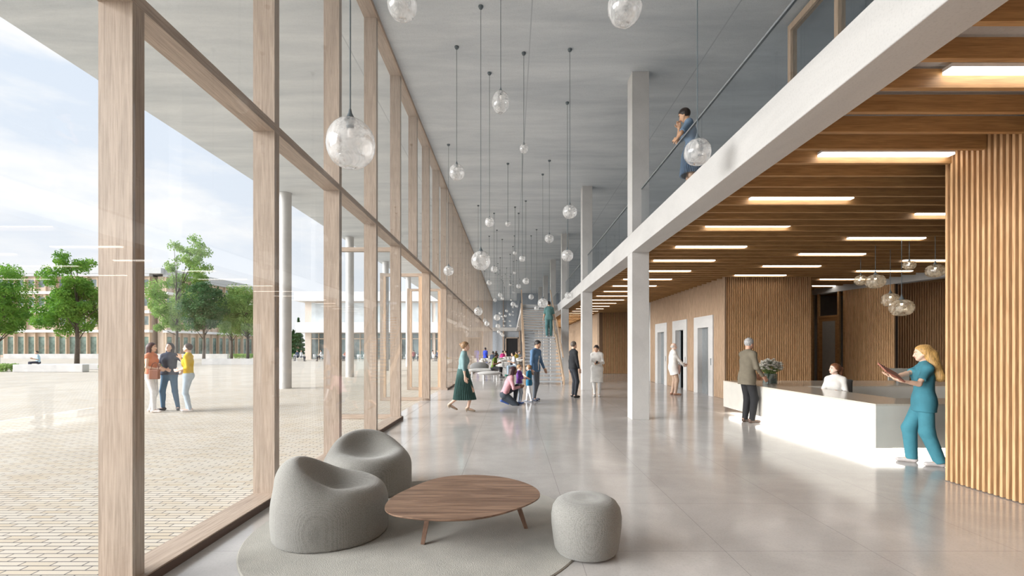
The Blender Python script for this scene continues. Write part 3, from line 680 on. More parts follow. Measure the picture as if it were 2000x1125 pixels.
    if skirt is not None:
        c_, z1, r1, ry1 = skirt; an = (legs[0][2] + legs[1][2]) / 2; m = MB(); n = 144; prof = []
        for j in range(13):
            q = j / 12; z = (hz + .14) + (z1 - hz - .14) * q
            r = .150 + (.212 - .150) * min(1, q * 5) if q < .31 else .212 + (r1 - .212) * (q - .31) / .69; ry = .132 + (.178 - .132) * min(1, q * 3.2) if q < .31 else .178 + (ry1 - .178) * (q - .31) / .69
            cx = px + (an[0] - px) * max(0, q - .3) * .9; cy = py + .045 * q
            prof.append((z, r, ry / r, cx, cy, q))
        vs = []
        for z, r, ry, cx, cy, q in prof:
            for i in range(n):
                a = 2 * pi * i / n; rr = r * (1 + .06 * min(1, q * 2) * (1 if i % 4 < 2 else -1)); vs.append(((cx + rr * cos(a)) * sc, (cy + rr * ry * sin(a)) * sc, z * sc))
        fs = [(j * n + i, (j + 1) * n + i, (j + 1) * n + (i + 1) % n, j * n + (i + 1) % n) for j in range(12) for i in range(n)]
        m.add(vs, fs); o = m.build('pleated_skirt', cloth(c_), t); md = o.modifiers.new('th', 'SOLIDIFY'); md.thickness = .006
    t['_arms'] = 0; del t['_arms']
    return t, dict(arms=[(a * sc, e * sc, w_ * sc, fd) for a, e, w_, fd, pn in arms], head=hc * sc, nb=nb * sc, hf=hf, hr=hr, hu=hu, chest=chest * sc, fwd=fwd)
def world_pt(t, p):
    c, s_ = cos(t.rotation_euler[2]), sin(t.rotation_euler[2]); return (t.location[0] + c * p[0] - s_ * p[1], t.location[1] + s_ * p[0] + c * p[1], t.location[2] + p[2])
# ================================================================== STAIR
t = thing('staircase', 'broad straight stair with grey treads and timber strings rising to the gallery', 'stairs', (1.37, 20.2, 0))
SW = .83
M_tread = concrete('stair_tread', (.56, .59, .62), (.44, .47, .50), rough=.5)
for i in range(13): bx(-SW + .06, SW - .06, .26 * i, .26 * i + .30, .15 * (i + 1) - .05, .15 * (i + 1)).build('tread', M_tread, t)
bx(-SW + .06, SW - .06, 3.38, 4.02, 2.03, 2.10).build('landing', M_tread, t)
for i in range(12): bx(-SW + .06, SW - .06, 4.0 + .26 * i, 4.0 + .26 * i + .30, 2.10 + .15 * (i + 1) - .05, 2.10 + .15 * (i + 1)).build('tread', M_tread, t)
def slope_board(x0, x1, pts, name, m):   # pts: list of (y, z_low, z_high)
    mb = MB(); n = len(pts); vs = []
    for y, a, b in pts: vs += [(x0, y, a), (x1, y, a), (x1, y, b), (x0, y, b)]
    fs = [(0, 1, 2, 3), (4 * n - 1, 4 * n - 2, 4 * n - 3, 4 * n - 4)]
    for i in range(n - 1):
        for k in range(4): a = 4 * i + k; b = 4 * i + (k + 1) % 4; fs.append((b, a, a + 4, b + 4))
    return mb.add(vs, fs).build(name, m, t)
path = [(-.06, -.0, .30), (.25, .0, .42), (3.35, 1.84, 2.22), (4.05, 1.9, 2.30), (7.05, 3.70, 4.10), (7.12, 3.74, 4.14)]
for sx in (-1, 1):
    slope_board(sx * SW - .035, sx * SW + .035, path, 'string_board', M_slatlit)
    slope_board(sx * (SW + .0) - .008, sx * SW + .008, [(y, b, b + .72) for y, a, b in path[1:]], 'glass_panel', M_rail)
    slope_board(sx * SW - .025, sx * SW + .025, [(y, b + .72, b + .77) for y, a, b in path[1:]], 'handrail', M_slatlit)
balustrade(.54, 27.3, 59, 4.05, 'far glass balustrade of the gallery beyond the stair head', [33, 39, 45, 51, 55])
# ================================================================== PENDANTS
def pendant(px, py, dia, D=None, yc=None, ov=1.0, label='', grp=None, amber=False, top=CZ, tilt=0, topz=None):
    if D is None: D = (CZ - EYE) * F / (HY - yc)
    x = (px - HX) * D / F; z = EYE + (HY - py) * D / F; r = dia * D / F / 2
    hgt = r * ov; t = thing('globe_pendant', label, 'pendant lamp', (x, D, z), 0, grp)
    seg = 36 if dia > 15 else (20 if dia > 8 else 12); nr = 14 if dia > 15 else 8
    MB().tube([(0, 0, hgt + r * .40), (0, 0, top - z - .02)], .0055 if dia > 15 else .008, 6).build('cord', M_cable, t)
    MB().lathe([(.035, 0), (.04, -.02), (.0, -.045)][::-1] if False else [(0, -.05), (.03, -.045), (.045, -.015), (.045, 0)], 12, (0, 0, top - z)).build('canopy', M_cable, t)
    MB().lathe([(r * .13, -r * .38 + hgt), (r * .15, -r * .36 + hgt), (r * .15, hgt * .97), (r * .24, hgt * .97), (r * .22, hgt * 1.0), (r * .09, hgt + r * .26), (r * .075, hgt + r * .30), (r * .045, hgt + r * .45)], 14).build('lamp_holder', M_cable, t, smooth='auto')
    ph = random.random() * 6; wob = .035 if not amber else .01
    prof = [(r * .18, hgt * .985)] + [(r * (abs(sin(a)) ** .86), hgt * cos(a) * (1 if cos(a) > 0 else .985)) for a in [pi * (q + .6) / (nr + .2) for q in range(1, nr)]] + [(r * .22, -hgt * .955), (r * .12, -hgt * .90), (0, -hgt * .885)]
    fn = lambda X, Y, Z, a: (X * (1 + wob * sin(a + ph)), Y * (1 + wob * cos(2 * a + ph)), Z * (1 + wob * .9 * sin(a * 1 + ph + 1)))
    if amber: prof = [(r * .2, hgt * .95)] + [(r * (abs(sin(a)) ** .72), hgt * cos(a)) for a in [pi * (q + .3) / 11 for q in range(1, 11)]] + [(0, -hgt)]
    MB().lathe(prof[::-1], seg if not amber else 14, fn=fn).build('glass_globe', M_amber if amber else M_globe, t, smooth=not amber)
    if dia > 15:
        MB().lathe([(0, hgt * .28), (r * .10, hgt * .32), (r * .115, hgt * .52), (r * .09, hgt * .64)], 12).build('bulb', M_bulba if amber else M_bulb, t, smooth=True)
        if not amber: MB().lathe([(r * .55, -hgt * .55), (r * .60, -hgt * .50), (r * .52, -hgt * .60), (r * .3, -hgt * .70)], 24, fn=fn).build('inner_fold', M_globe, t, smooth=True)
    return t
M_bulb = mat('frosted_bulb', (.80, .78, .76), .4, emit=((1, .93, .85), .25))  # bulbs are unlit; a faint glow is added to their white
M_bulba = emis('amber_lamp', (1, .86, .66), 9.0)
big = [  # px, py, dia, D, canopy y, oval, label
 (684, 282, 93, 3.1, None, 1.03, 'largest looking clear glass globe, nearest the camera, before the third oak post'),
 (785, 8, 58, 5.0, None, 1.10, 'clear glass globe cut off by the top edge of the photo, left of centre'),
 (1221, 14, 67, 4.2, None, 1.08, 'tilted clear glass globe cut off by the top edge, right of centre'),
 (1362, 297, 51, 5.6, None, 1.0, 'clear glass globe hanging before the woman in blue on the gallery'),
 (978, 200, 34, 8.1, None, 1.28, 'tall oval clear glass globe high under the middle of the concrete ceiling'),
 (892, 337, 30, None, 91, 1.05, 'clear glass globe high beside the facade, left of the oval one'),
 (939, 509, 38, None, 12, 1.0, 'large round glass globe on a very long cord, just left of centre'),
 (1113, 414, 28, None, 96, .95, 'slightly flattened glass globe left of the nearest upper column'),
 (1108, 499, 23, None, 200, 1.0, 'round glass globe directly below the flattened one near the columns'),
 (876, 529, 20, None, 282, 1.0, 'glass globe lowest and closest to the oak facade posts'),
 (1060, 592, 20, None, 340, .95, 'glass globe hanging just left of the head of the man on the stair'),
 (1023, 290, 17, None, 103, 1.15, 'small glass globe alone in the middle of the ceiling area'),
 (956, 434, 18, None, 142, 1.08, 'glass globe left of the tiny one, level with the lower gallery edge'),
 (1073, 466, 18, None, 313, .95, 'glass globe halfway between the centre line and the upper columns'),
 (934, 608, 17, None, 401, 1.0, 'glass globe low before the far oak posts, above the walking woman'),
 (992, 437, 11, None, 319, 1.0, 'tiny glass globe to the right of the level globe, centre of the hall'),
]
for px, py, d_, D, yc, ov, lb in big: pendant(px, py, d_, D=D, yc=yc, ov=ov, label=lb)
far = [(1006, 494, 9, 404), (1020, 505, 12.5, 290), (1005, 533, 6.5, 460), (965, 526, 13.6, 416), (955.5, 552, 10.8, 461), (1027, 549, 13, 392), (1013, 559, 9, 416), (996.4, 556, 5.4, 496), (1003, 571, 4.8, 510),
 (977, 576, 9.4, 503), (981, 583, 7, 467), (967, 586, 7.4, 533), (1109.3, 577, 13.6, 408), (1037.4, 580, 10.8, 460), (1048, 602, 9.5, 448), (946.6, 626, 8, 529), (951, 632, 10.2, 494), (970.5, 620, 13, 449),
 (972.5, 636.6, 9.7, 514), (976.5, 612, 5.4, 527), (989.6, 607, 5.7, 523), (987, 617, 5.4, 535), (980.5, 618, 4.8, 540), (1002, 594, 9.7, 481), (1009, 598, 6.3, 508), (998.4, 586, 4.3, 535),
 (996.4, 614, 5.2, 540), (996, 627, 4.3, 548), (997, 636, 4, 552), (983, 623, 4.2, 552), (985.5, 627.5, 4.2, 562), (985, 636, 4.2, 560), (1002, 600, 4, 550), (1002, 609, 3.8, 555), (1002, 615, 3.6, 560),
 (1015, 626, 5.2, 545), (1015, 631, 4.6, 552), (1012, 637, 4, 556), (974, 648, 7, 535), (979, 652, 6.5, 546), (982, 655, 6, 548)]
for i, (px, py, d_, yc) in enumerate(far):
    D = (CZ - EYE) * F / (HY - yc)
    big_ = d_ >= 9
    pendant(px, py, d_, yc=yc, label='clear glass globe among the distant hanging cluster, %s down the hall' % ordn(i + 1), grp='distant glass globes down the hall')
am = [(1681, 547.5, 22, 11.2, .9, 'smallest faceted amber globe, leftmost of the six over the reception'), (1709.8, 550, 35, 9.85, .76, 'flattened amber globe, second from the left over the reception'),
      (1739, 586, 32, 10.4, .82, 'amber globe behind and left of the lowest one over the desk'), (1761, 601, 42, 9.4, .77, 'largest and lowest amber globe over the reception desk'),
      (1776, 518, 22, 9.55, .78, 'small amber globe hanging highest, above the pair of large ones'), (1826.7, 529, 33, 9.06, .75, 'amber globe half hidden by the near slatted wall')]
for px, py, d_, D, ov, lb in am: pendant(px, py, d_, D=D, ov=ov, label=lb, amber=True, top=3.85, grp=None)
# ================================================================== RECEPTION DESK
t = thing('reception_desk', 'long low cream stone reception desk, L-shaped with a floating front above a lit base', 'reception desk', (5.15, 6.74, 0))
def Lshape(a, z0, z1, mb=None):    # outer inset a
    mb = mb or MB(); x1, y1 = 5.0, 4.86
    w = .92
    mb.prism([(a, a), (x1, a), (x1, .76 - 0), (w, .76), (w, 3.16), (x1, 3.16), (x1, y1 - a), (a, y1 - a)], z0, z1); return mb
m = MB(); m.add(*[(lambda p: ([(x, y, z) for z in (.135, .735) for x, y in p], None))([(0, 0)])[0], []]) if False else None
def ushape_mesh(a, z0, z1):
    m = MB(); x1, y1, w = 5.0, 4.86, .92
    m.box(a, w, a, y1 - a, z0, z1); m.box(w, x1, a, .76, z0, z1); m.box(w, x1, 3.2, y1 - a, z0, z1); return m
ushape_mesh(0, .135, .735).build('front_body', M_desk, t)
ushape_mesh(-.004, .736, .76).build('counter_top', M_desktop, t)
ushape_mesh(.32, 0, .133).build('recessed_base', M_desk, t)
m = MB(); m.box(.06, .30, .10, 4.7, .118, .133); m.box(.3, 4.9, .06, .30, .118, .133); m.build('light_strip', M_underled, t)
# vase with flowers
vx, vy = 5.66, 10.45
M_vase = glass('vase_glass', (.72, .78, .78), .05, boost=.6, film=.10)
t = thing('flower_vase', 'square glass vase of white flowers on the reception desk', 'vase', (vx, vy, .76))
s = .105
m = MB(); m.box(-s, s, -s, s, .0, .015); m.box(-s, -s + .01, -s, s, .015, .235); m.box(s - .01, s, -s, s, .015, .235); m.box(-s + .01, s - .01, -s, -s + .01, .015, .235); m.box(-s + .01, s - .01, s - .01, s, .015, .235); m.build('vase', M_vase, t)
bx(-s + .012, s - .012, -s + .012, s - .012, .016, .13).build('water', mat('vase_water', (.22, .30, .26), .1), t)
rnd = random.Random(3); st = MB(); fw = MB(); lf = MB()
for i in range(120):
    a = rnd.random() * 2 * pi; rr = sqrt(rnd.random()) * .25; zz = .50 - rr * rr * 2.0 + rnd.uniform(-.10, .05); p = (rr * cos(a), rr * sin(a) * .8, zz)
    st.tube([(rr * .15 * cos(a), rr * .15 * sin(a), .03), (rr * .4 * cos(a), rr * .4 * sin(a), .24), p], .0022, 4)
    R0 = rnd.uniform(.04, .062); c = Vector(p)
    for q in range(7):
        b = 2 * pi * q / 7; d = Vector((cos(b), sin(b), .35)) * R0; e = Vector((-sin(b), cos(b), 0)) * R0 * .42
        fw.add([c, c + d * .6 + e, c + d * 1.1 + Vector((0, 0, .005)), c + d * .6 - e], [(0, 1, 2, 3)])
        d2 = Vector((cos(b + .4) * .6, sin(b + .4) * .6, .8)) * R0; fw.add([c, c + d2 * .6 + e * .8, c + d2, c + d2 * .6 - e * .8], [(0, 1, 2, 3)])
    if i % 2: 
        b = a + .5; lc = c * .7 + Vector((0, 0, .05)); lf.add([lc, lc + Vector((.03 * cos(b) + .01, .03 * sin(b), .01)), lc + Vector((.07 * cos(b), .07 * sin(b), .0)), lc + Vector((.03 * cos(b) - .01, .03 * sin(b) - .01, -.01))], [(0, 1, 2, 3)])
st.build('stems', mat('stem_green', (.12, .22, .06), .6), t); fw.build('flowers', mat('petal_white', (.86, .84, .78), .6), t); lf.build('leaves', mat('leaf_green', (.14, .25, .07), .6), t)
t = thing('desk_screen', 'low grey panel standing on the rear counter of the reception', 'monitor', (8.85, 10.9, .76))
bx(-.24, .24, -.015, .015, .05, .33, c=.004).build('panel', mat('grey_panel', (.40, .40, .37), .5), t); bx(-.03, .03, -.03, .03, 0, .06).build('stand', M_steel, t)
# office chair
t = thing('office_chair', 'dark office chair behind the seated receptionist', 'chair', (6.42, 9.34, 0), R(142))
M_ofc = mat('office_fabric', (.10, .095, .09), .8)
bx(-.22, .22, -.20, .22, .42, .49, c=.02).build('seat', M_ofc, t); bx(-.20, .20, -.27, -.23, .56, .93, c=.015).build('backrest', M_ofc, t)
MB().tube([(-.21, -.29, .90), (.21, -.29, .90)], .014, 8).build('back_frame', M_steel, t); MB().tube([(0, -.22, .44), (0, -.31, .55), (0, -.29, .88)], .018, 8).build('back_support', M_steel, t)
MB().tube([(0, 0, .06), (0, 0, .43)], .03, 12).build('gas_lift', M_steel, t)
for k in range(5):
    a = 2 * pi * k / 5; l = MB().tube([(0, 0, .09), (.26 * cos(a), .26 * sin(a), .06)], [.022, .014], 8).build('leg', M_dark, t)
    MB().lathe([(.0, 0), (.025, .008), (.028, .025), (.025, .045), (0, .05)], 10, (.27 * cos(a), .27 * sin(a), 0)).build('castor', M_black, l)
# ================================================================== LOUNGE GROUP
rug = MB().lathe([(0, 0), (1.40, 0), (1.405, .004), (1.395, .011), (0, .012)], 96)
o = rug.build('round_rug', mat('rug_pile', (.37, .355, .315), .95, noise=(5, .10), bump=.6, bscale=160, sheen=.3), loc=(-.78, 4.15, .0005)); tag(o, 'round greige rug under the lounge group', 'rug')
M_weave = weave('tweed_grey', (.30, .293, .272))
def blob_chair(name, label, loc, rz, sx=1.0, top=.53):
    t = thing(name, label, 'armchair', loc, rz)
    Pm = [ell((0, 0, .17), (.46, .45, .26), .10), cap((0, .02, .10), (0, .02, .20), .40, .40, .10)]
    # base body: stacked discs
    Pm = []
    for a in range(0, 360, 20):
        c = (.26 * cos(R(a)), .25 * sin(R(a))); Pm.append(cap((c[0], c[1], .02), (c[0] * 1.02, c[1] * 1.02, .235), .165, .16, .16))
    Pm.append(cap((0, 0, .05), (0, 0, .20), .22, .2, .15))
    for a in range(195, 350, 12):      # back crest behind (-Y)
        q = abs(a - 270) / 75.0; h = top * (1 - .38 * q ** 2.6) ; c = (.250 * cos(R(a)), .25 * sin(R(a)) + .015)
        Pm.append(cap((c[0], c[1], .15), (c[0] * .92, c[1] * 1.04, h), .175, .155, .10))
    Pm.append(ell((0, .10, .57), (.30, .32, .20), .12, sub=True))
    o = sdf_obj('upholstery', Pm, .012, M_weave, t, planes=[((0, 0, .0), (0, 0, -1))])
    bx(-.2, .2, -.2, .2, -.0, .012).build('base_plate', M_dark, t) if False else None
    return t
t = blob_chair('lounge_chair', 'grey woven lounge chair with high back, front left, seen from its side', (-1.52, 4.02, .014), R(-80), top=.45); 
t = blob_chair('lounge_chair', 'grey woven lounge chair behind, facing the low table', (-1.58, 5.22, .014), R(-152), top=.43)
t = thing('pouf', 'round grey woven pouf on the right edge of the rug', 'pouf', (.565, 3.63, .012))
MB().lathe([(0, 0), (.20, 0), (.225, .006), (.24, .03), (.252, .10), (.264, .20), (.266, .27), (.255, .33), (.228, .372), (.185, .397), (.12, .402), (.06, .396), (0, .392)], 64).build('upholstery', M_weave, t, smooth=True)
# low table
t = thing('coffee_table', 'low walnut coffee table with a rounded triangular top on the rug', 'coffee table', (-.38, 3.9, .012))
pts = [(-.966, 3.62), (-.90, 3.47), (-.76, 3.385), (-.50, 3.335), (-.25, 3.37), (-.06, 3.48), (.12, 3.66), (.225, 3.86), (.20, 4.10), (.055, 4.32), (-.14, 4.46), (-.36, 4.51), (-.58, 4.47), (-.74, 4.34), (-.88, 4.08), (-.965, 3.84)]
def spline(pts, n=6):
    out = []; N_ = len(pts)
    for i in range(N_):
        p0, p1, p2, p3 = [Vector(pts[(i + k - 1) % N_]) for k in range(4)]
        for j in range(n):
            q = j / n; out.append(.5 * ((2 * p1) + (p2 - p0) * q + (2 * p0 - 5 * p1 + 4 * p2 - p3) * q * q + (3 * p1 - p0 - 3 * p2 + p3) * q ** 3))
    return out
poly = [(p.x + .38, p.y - 3.9) for p in spline(pts)]
cx = sum(p[0] for p in poly) / len(poly); cy = sum(p[1] for p in poly) / len(poly)
rings = [(1.0, .338), (1.0, .330), (.995, .326), (.93, .308)]
m = MB(); n_ = len(poly); vs = []
for sc_, z in rings: vs += [(cx + (x - cx) * sc_, cy + (y - cy) * sc_, z) for x, y in poly]
m.add(vs, [tuple(range(n_))] + [(j * n_ + (i + 1) % n_, j * n_ + i, (j + 1) * n_ + i, (j + 1) * n_ + (i + 1) % n_) for j in range(3) for i in range(n_)] + [tuple(3 * n_ + i for i in range(n_))[::-1]])
M_walnut = wood('walnut', (.32, .20, .135), (.12, .065, .042), 'x', .9, .42)
m.build('table_top', M_walnut, t)
M_walz = wood('walnut_leg', (.27, .16, .11), (.16, .09, .06), 'z', .9, .5)
for (x0, y0, x1, y1) in ((-.70, 3.73, -.66, 3.86), (.12, 4.07, .02, 4.02), (-.56, 4.30, -.54, 4.18)):
    m = MB(); m.tube([(x0 + .38, y0 - 3.9, 0), (x1 + .38, y1 - 3.9, .31)], [.021, .030], 4); m.build('leg', M_walz, t)
# ================================================================== CAFE FURNITURE
M_shell = mat('chair_shell', (.74, .73, .71), .5); M_shellb = mat('chair_shell_taupe', (.42, .39, .36), .6)
def cafe_chair(label, grp, sh):
    t = thing('cafe_chair', label, 'chair', group=grp)
    m = MB(); 
    for i in range(9):
        for j in range(2): pass
    bx(-.21, .21, -.20, .22, .43, .46, c=.012).build('seat', sh, t)
    m = MB(); vs = []; n = 9
    for q, (dz, off) in enumerate(((.50, 0), (.80, -.05))):
        for i in range(n):
            a = R(200 + 140 * i / (n - 1)); vs.append((.25 * cos(a), .02 + (.23 - off) * sin(a), dz)); 
    m.add(vs, [(i, i + 1, n + i + 1, n + i) for i in range(n - 1)]); o = m.build('backrest', sh, t, smooth=True); md = o.modifiers.new('th', 'SOLIDIFY'); md.thickness = .02
    for sx in (-1, 1):
        for sy in (-1, 1): MB().tube([(sx * .22, sy * .21, 0), (sx * .17, sy * .16, .43)], .011, 6).build('leg', M_white, t)
        MB().tube([(sx * .19, -.17, .44), (sx * .20, -.19, .62)], .010, 6).build('back_rod', M_white, t)
    return t
def cafe_table(label, grp):
    t = thing('cafe_table', label, 'table', group=grp)
    MB().lathe([(0, .715), (.36, .715), (.375, .725), (.375, .735), (0, .738)], 28).build('table_top', M_white, t); MB().tube([(0, 0, .02), (0, 0, .72)], .03, 10).build('pedestal', M_white, t)
    MB().lathe([(0, 0), (.24, 0), (.24, .012), (.04, .03), (0, .03)], 20).build('foot', M_white, t); return t
c0 = cafe_chair('white cafe chair at the tables beside the far stair', 'white chairs of the indoor cafe', M_shell)
c1 = cafe_chair('taupe cafe chair at the tables beside the far stair', 'taupe chairs of the indoor cafe', M_shellb)
t0 = cafe_table('round white cafe table beside the far stair', 'white tables of the indoor cafe')
rnd = random.Random(5); tabs = [(-.15, 27.6), (-1.2, 30.6), (.1, 31), (-1.5, 35), (-.2, 36), (-1.0, 40.5), (.2, 42), (-1.6, 46)]
first = {}; placed = [(-1.0, 25.6)]
def put(proto, key, loc, rz, label=None):
    if key not in first: first[key] = 1; o = proto
    else: o = copy_tree(proto)
    o.location = loc; o.rotation_euler = (0, 0, rz)
    if label: o['label'] = label
    return o
for i, (x, y) in enumerate(tabs):
    put(t0, 't', (x, y, 0), 0)
    for k in range(4):
        a = rnd.random() * .5 + pi / 2 * k + .5; 
        ta = (i + k) % 3 == 0; q_ = (x + .72 * cos(a), y + .72 * sin(a))
        if any((q_[0] - c[0]) ** 2 + (q_[1] - c[1]) ** 2 < .36 for c in placed) or q_[0] < -2.1: continue
        placed.append(q_)
        put(c1 if ta else c0, 'c1' if ta else 'c0', (x + .72 * cos(a), y + .72 * sin(a), 0), a + pi / 2)
# sofa of stones by the far facade
M_felt = mat('felt_grey', (.20, .20, .20), .9, noise=(5, .06), sheen=.3); M_feltl = mat('felt_light', (.42, .41, .40), .9, noise=(5, .05), sheen=.3)
t = thing('pebble_sofa', 'grey pebble shaped sofa with a raised back near the facade, woman in green on it', 'sofa', (-1.55, 25.6, 0))
sdf_obj('seat', [ell((0, 0, .36), (.85, .50, .11), .02)], .025, M_feltl, t); sdf_obj('backrest', [ell((-.22, .20, .54), (.52, .18, .26), .02)], .025, M_felt, t)
for x, y in ((-.6, -.25), (.6, -.25), (-.6, .25), (.6, .25)): MB().tube([(x, y, 0), (x, y, .3)], .03, 8).build('leg', M_white, t)
t = thing('pebble_bench', 'pale grey pebble shaped bench before the pebble sofa', 'bench', (-1.08, 23.0, 0))
sdf_obj('seat', [ell((0, 0, .34), (.60, .34, .10), .02)], .02, M_feltl, t)
for x, y in ((-.28, -.12), (.36, -.05), (-.28, .15), (.36, .15)): MB().tube([(x, y, 0), (x, y, .3)], .045, 8).build('leg', M_white, t)
# ================================================================== OUTSIDE
def window_proto(w, h, sill, dark=False):
    m = MB(); return m
M_wall = mat('timber_cladding_pale', (.66, .53, .42), .8, noise=(1.5, .06)); M_slab = mat('slab_white', (.80, .79, .78), .7, noise=(2, .03)); M_roof = mat('roof_fascia_grey', (.52, .53, .54), .7)
M_bglass = mat('far_window_glass', (.26, .33, .34), .12, noise=(.7, .45)); M_bglass2 = mat('ground_floor_glass', (.20, .28, .24), .12, noise=(.9, .5)); M_fpost = mat('facade_post_far', (.58, .45, .33), .8)
def facade(t, n, pitch, levels, depth=.5):
    """levels: list of (z0, z1, sill z, head z, ground?) ; local x along facade, y = inwards"""
    W = n * pitch
    for li, (z0, z1, sa, sb, gf) in enumerate(levels):
        m = MB(); m.box(-.05, W + .05, .25, .30, z0, sa); m.box(-.05, W + .05, .25, .30, sb, z1)
        m.build('cladding', M_wall, t)
        me = None
        for i in range(n):
            if me is None:
                m = MB(); m.cur = 0; m.box(.18, pitch - .18, .34, .36, 0, sb - sa); m.cur = 1
                m.box(.18, .26, .28, .34, 0, sb - sa); m.box(pitch - .26, pitch - .18, .28, .34, 0, sb - sa); m.box(.26, pitch - .26, .28, .34, 0, .07); m.box(.26, pitch - .26, .28, .34, sb - sa - .07, sb - sa); m.box(.0, .18, .29, .31, 0, sb - sa); m.box(pitch - .18, pitch, .29, .31, 0, sb - sa)
                o = m.build('window', [M_bglass2 if gf else M_bglass, M_wall], t); me = o
            else: o = me.copy(); COL.objects.link(o); o.parent = t
            o.location = (i * pitch, 0, sa)
        m = MB()
        for i in range(n + 1): m.box(i * pitch - .09, i * pitch + .09, -.12, .28, z0, z1)
        o = m.build('facade_posts', M_fpost, t)
        bx(-.25, W + .25, -.45, .40, z1, z1 + .45).build('floor_slab', M_slab if li < len(levels) - 1 else M_roof, t)
lev = [(0, 4.25, .3, 3.6, True), (4.7, 7.55, 5.5, 7.15, False), (8.0, 10.85, 8.8, 10.45, False), (11.3, 13.9, 12.0, 13.5, False)]
YB = 82.0
t = thing('campus_building', 'three storey timber and white building wing across the square, far left', 'building', (-62.4 - 22 * 1.79, YB, 0)); facade(t, 22, 1.79, lev)
bx(0, 22 * 1.79, .4, 14, 0, 14.0).build('body', M_wall, t); bx(-.4, 22 * 1.79 + 2.3, -.5, 14.4, 14.36, 15.3).build('roof', M_roof, t)
t = thing('campus_building', 'receding wing of the timber building behind the tall trees', 'building', (-60.0, YB + .6, 0), R(83.5)); facade(t, 15, 1.79, lev)
bx(0, 15 * 1.79, .45, 1.6, 0, 14.0).build('body', M_wall, t); bx(-.2, 15 * 1.79 + .4, -.5, 1.8, 14.36, 15.3).build('roof', M_roof, t)
# white pavilion
t = thing('pavilion', 'two storey white pavilion with dark ground floor glazing across the square', 'building', (-27.6, 63, 0))
M_pale = mat('pavilion_pink_wall', (.78, .68, .60), .8); M_pg = mat('pavilion_glass', (.62, .66, .68), .1, noise=(.5, .2)); M_pd = mat('pavilion_dark_glass', (.16, .20, .20), .12, noise=(.6, .6)); M_sl = mat('pavilion_white', (.84, .83, .83), .7)
bx(0, 27, .5, 14, 0, 8.6).build('body', M_pale, t); bx(-.8, 27.4, -.6, 14.5, 3.6, 4.95).build('balcony_band', M_sl, t); bx(-.9, 27.5, -.7, 14.5, 7.75, 8.95).build('roof', M_sl, t)
x = .9
for i in range(9):
    w_ = (2.0, 2.6)[i % 2]
    bx(x, x + w_, .40, .48, 4.95, 7.6).build('upper_window', M_pg, t); g_ = bx(x, x + w_, .40, .48, .1, 3.5).build('ground_window', M_pd, t)
    m = bx(x - .06, x + .02, .30, .42, .1, 3.5); m.box(x + w_ / 2 - .04, x + w_ / 2 + .04, .30, .42, .1, 3.5); m.box(x, x + w_, .30, .42, 2.75, 2.85); m.build('frame', M_fpost, g_)
    x += w_ + .45
# planter wall, benches, hedge
tag(anchored(bx(-32.1, -27.6, 30.6, 31.1, 0, .50, c=.03), 'concrete_bench', M_concw, (-30, 31, 0)), 'long pale concrete bench block on the square, nearest the camera', 'bench')
tag(anchored(bx(-34, -24.6, 34.2, 34.8, 0, .42, c=.03), 'concrete_bench', M_concw, (-30, 34.5, 0)), 'low concrete bench behind the block where the man sits', 'bench')
tag(anchored(bx(-75, -42, 70.2, 71, 0, .7), 'planter_kerb', M_concw, (-60, 70.5, 0)), 'long low concrete kerb before the timber building', 'kerb')
tag(anchored(bx(-29, -21.3, 44.5, 45.2, 0, .55), 'planter_kerb', M_concw, (-25, 44.8, 0)), 'low concrete kerb to the right of the three women', 'kerb')
def leaves(mb, pts, size, rnd):
    for p in pts:
        a = rnd.random() * 2 * pi; b = rnd.uniform(-1, 1); d = Vector((cos(a) * sqrt(1 - b * b), sin(a) * sqrt(1 - b * b), b)); e = d.orthogonal().normalized(); s_ = size * rnd.uniform(.6, 1.3)
        p = Vector(p); mb.add([p - d * s_, p + e * s_ * .45, p + d * s_, p - e * s_ * .45], [(0, 1, 2, 3)])
def leafmat(name, c1, c2):
    m = bpy.data.materials.new(name); m.use_nodes = True; nt = m.node_tree; b = nt.nodes['Principled BSDF']; L = nt.links.new
    tc = N(nt, 'ShaderNodeTexCoord'); n = N(nt, 'ShaderNodeTexNoise'); n.inputs['Scale'].default_value = 1.3; n.inputs['Detail'].default_value = 8; L(tc.outputs['Object'], n.inputs[0])
    r = ramp(nt, [(.3, c2), (.7, c1)]); L(n.outputs[0], r.inputs[0]); L(r.outputs[0], b.inputs['Base Color']); b.inputs['Roughness'].default_value = .6
    tr = N(nt, 'ShaderNodeBsdfTranslucent'); L(r.outputs[0], tr.inputs[0]); ms = N(nt, 'ShaderNodeMixShader'); ms.inputs[0].default_value = .35
    L(b.outputs[0], ms.inputs[1]); L(tr.outputs[0], ms.inputs[2]); L(ms.outputs[0], nt.nodes['Material Output'].inputs[0]); return m
LM = [leafmat('leaf_bright', (.22, .42, .05), (.06, .19, .02)), leafmat('leaf_light', (.36, .50, .15), (.14, .28, .07)), leafmat('leaf_dark', (.09, .20, .07), (.03, .09, .03))]
M_bark = mat('bark', (.10, .085, .07), .9, noise=(8, .3))
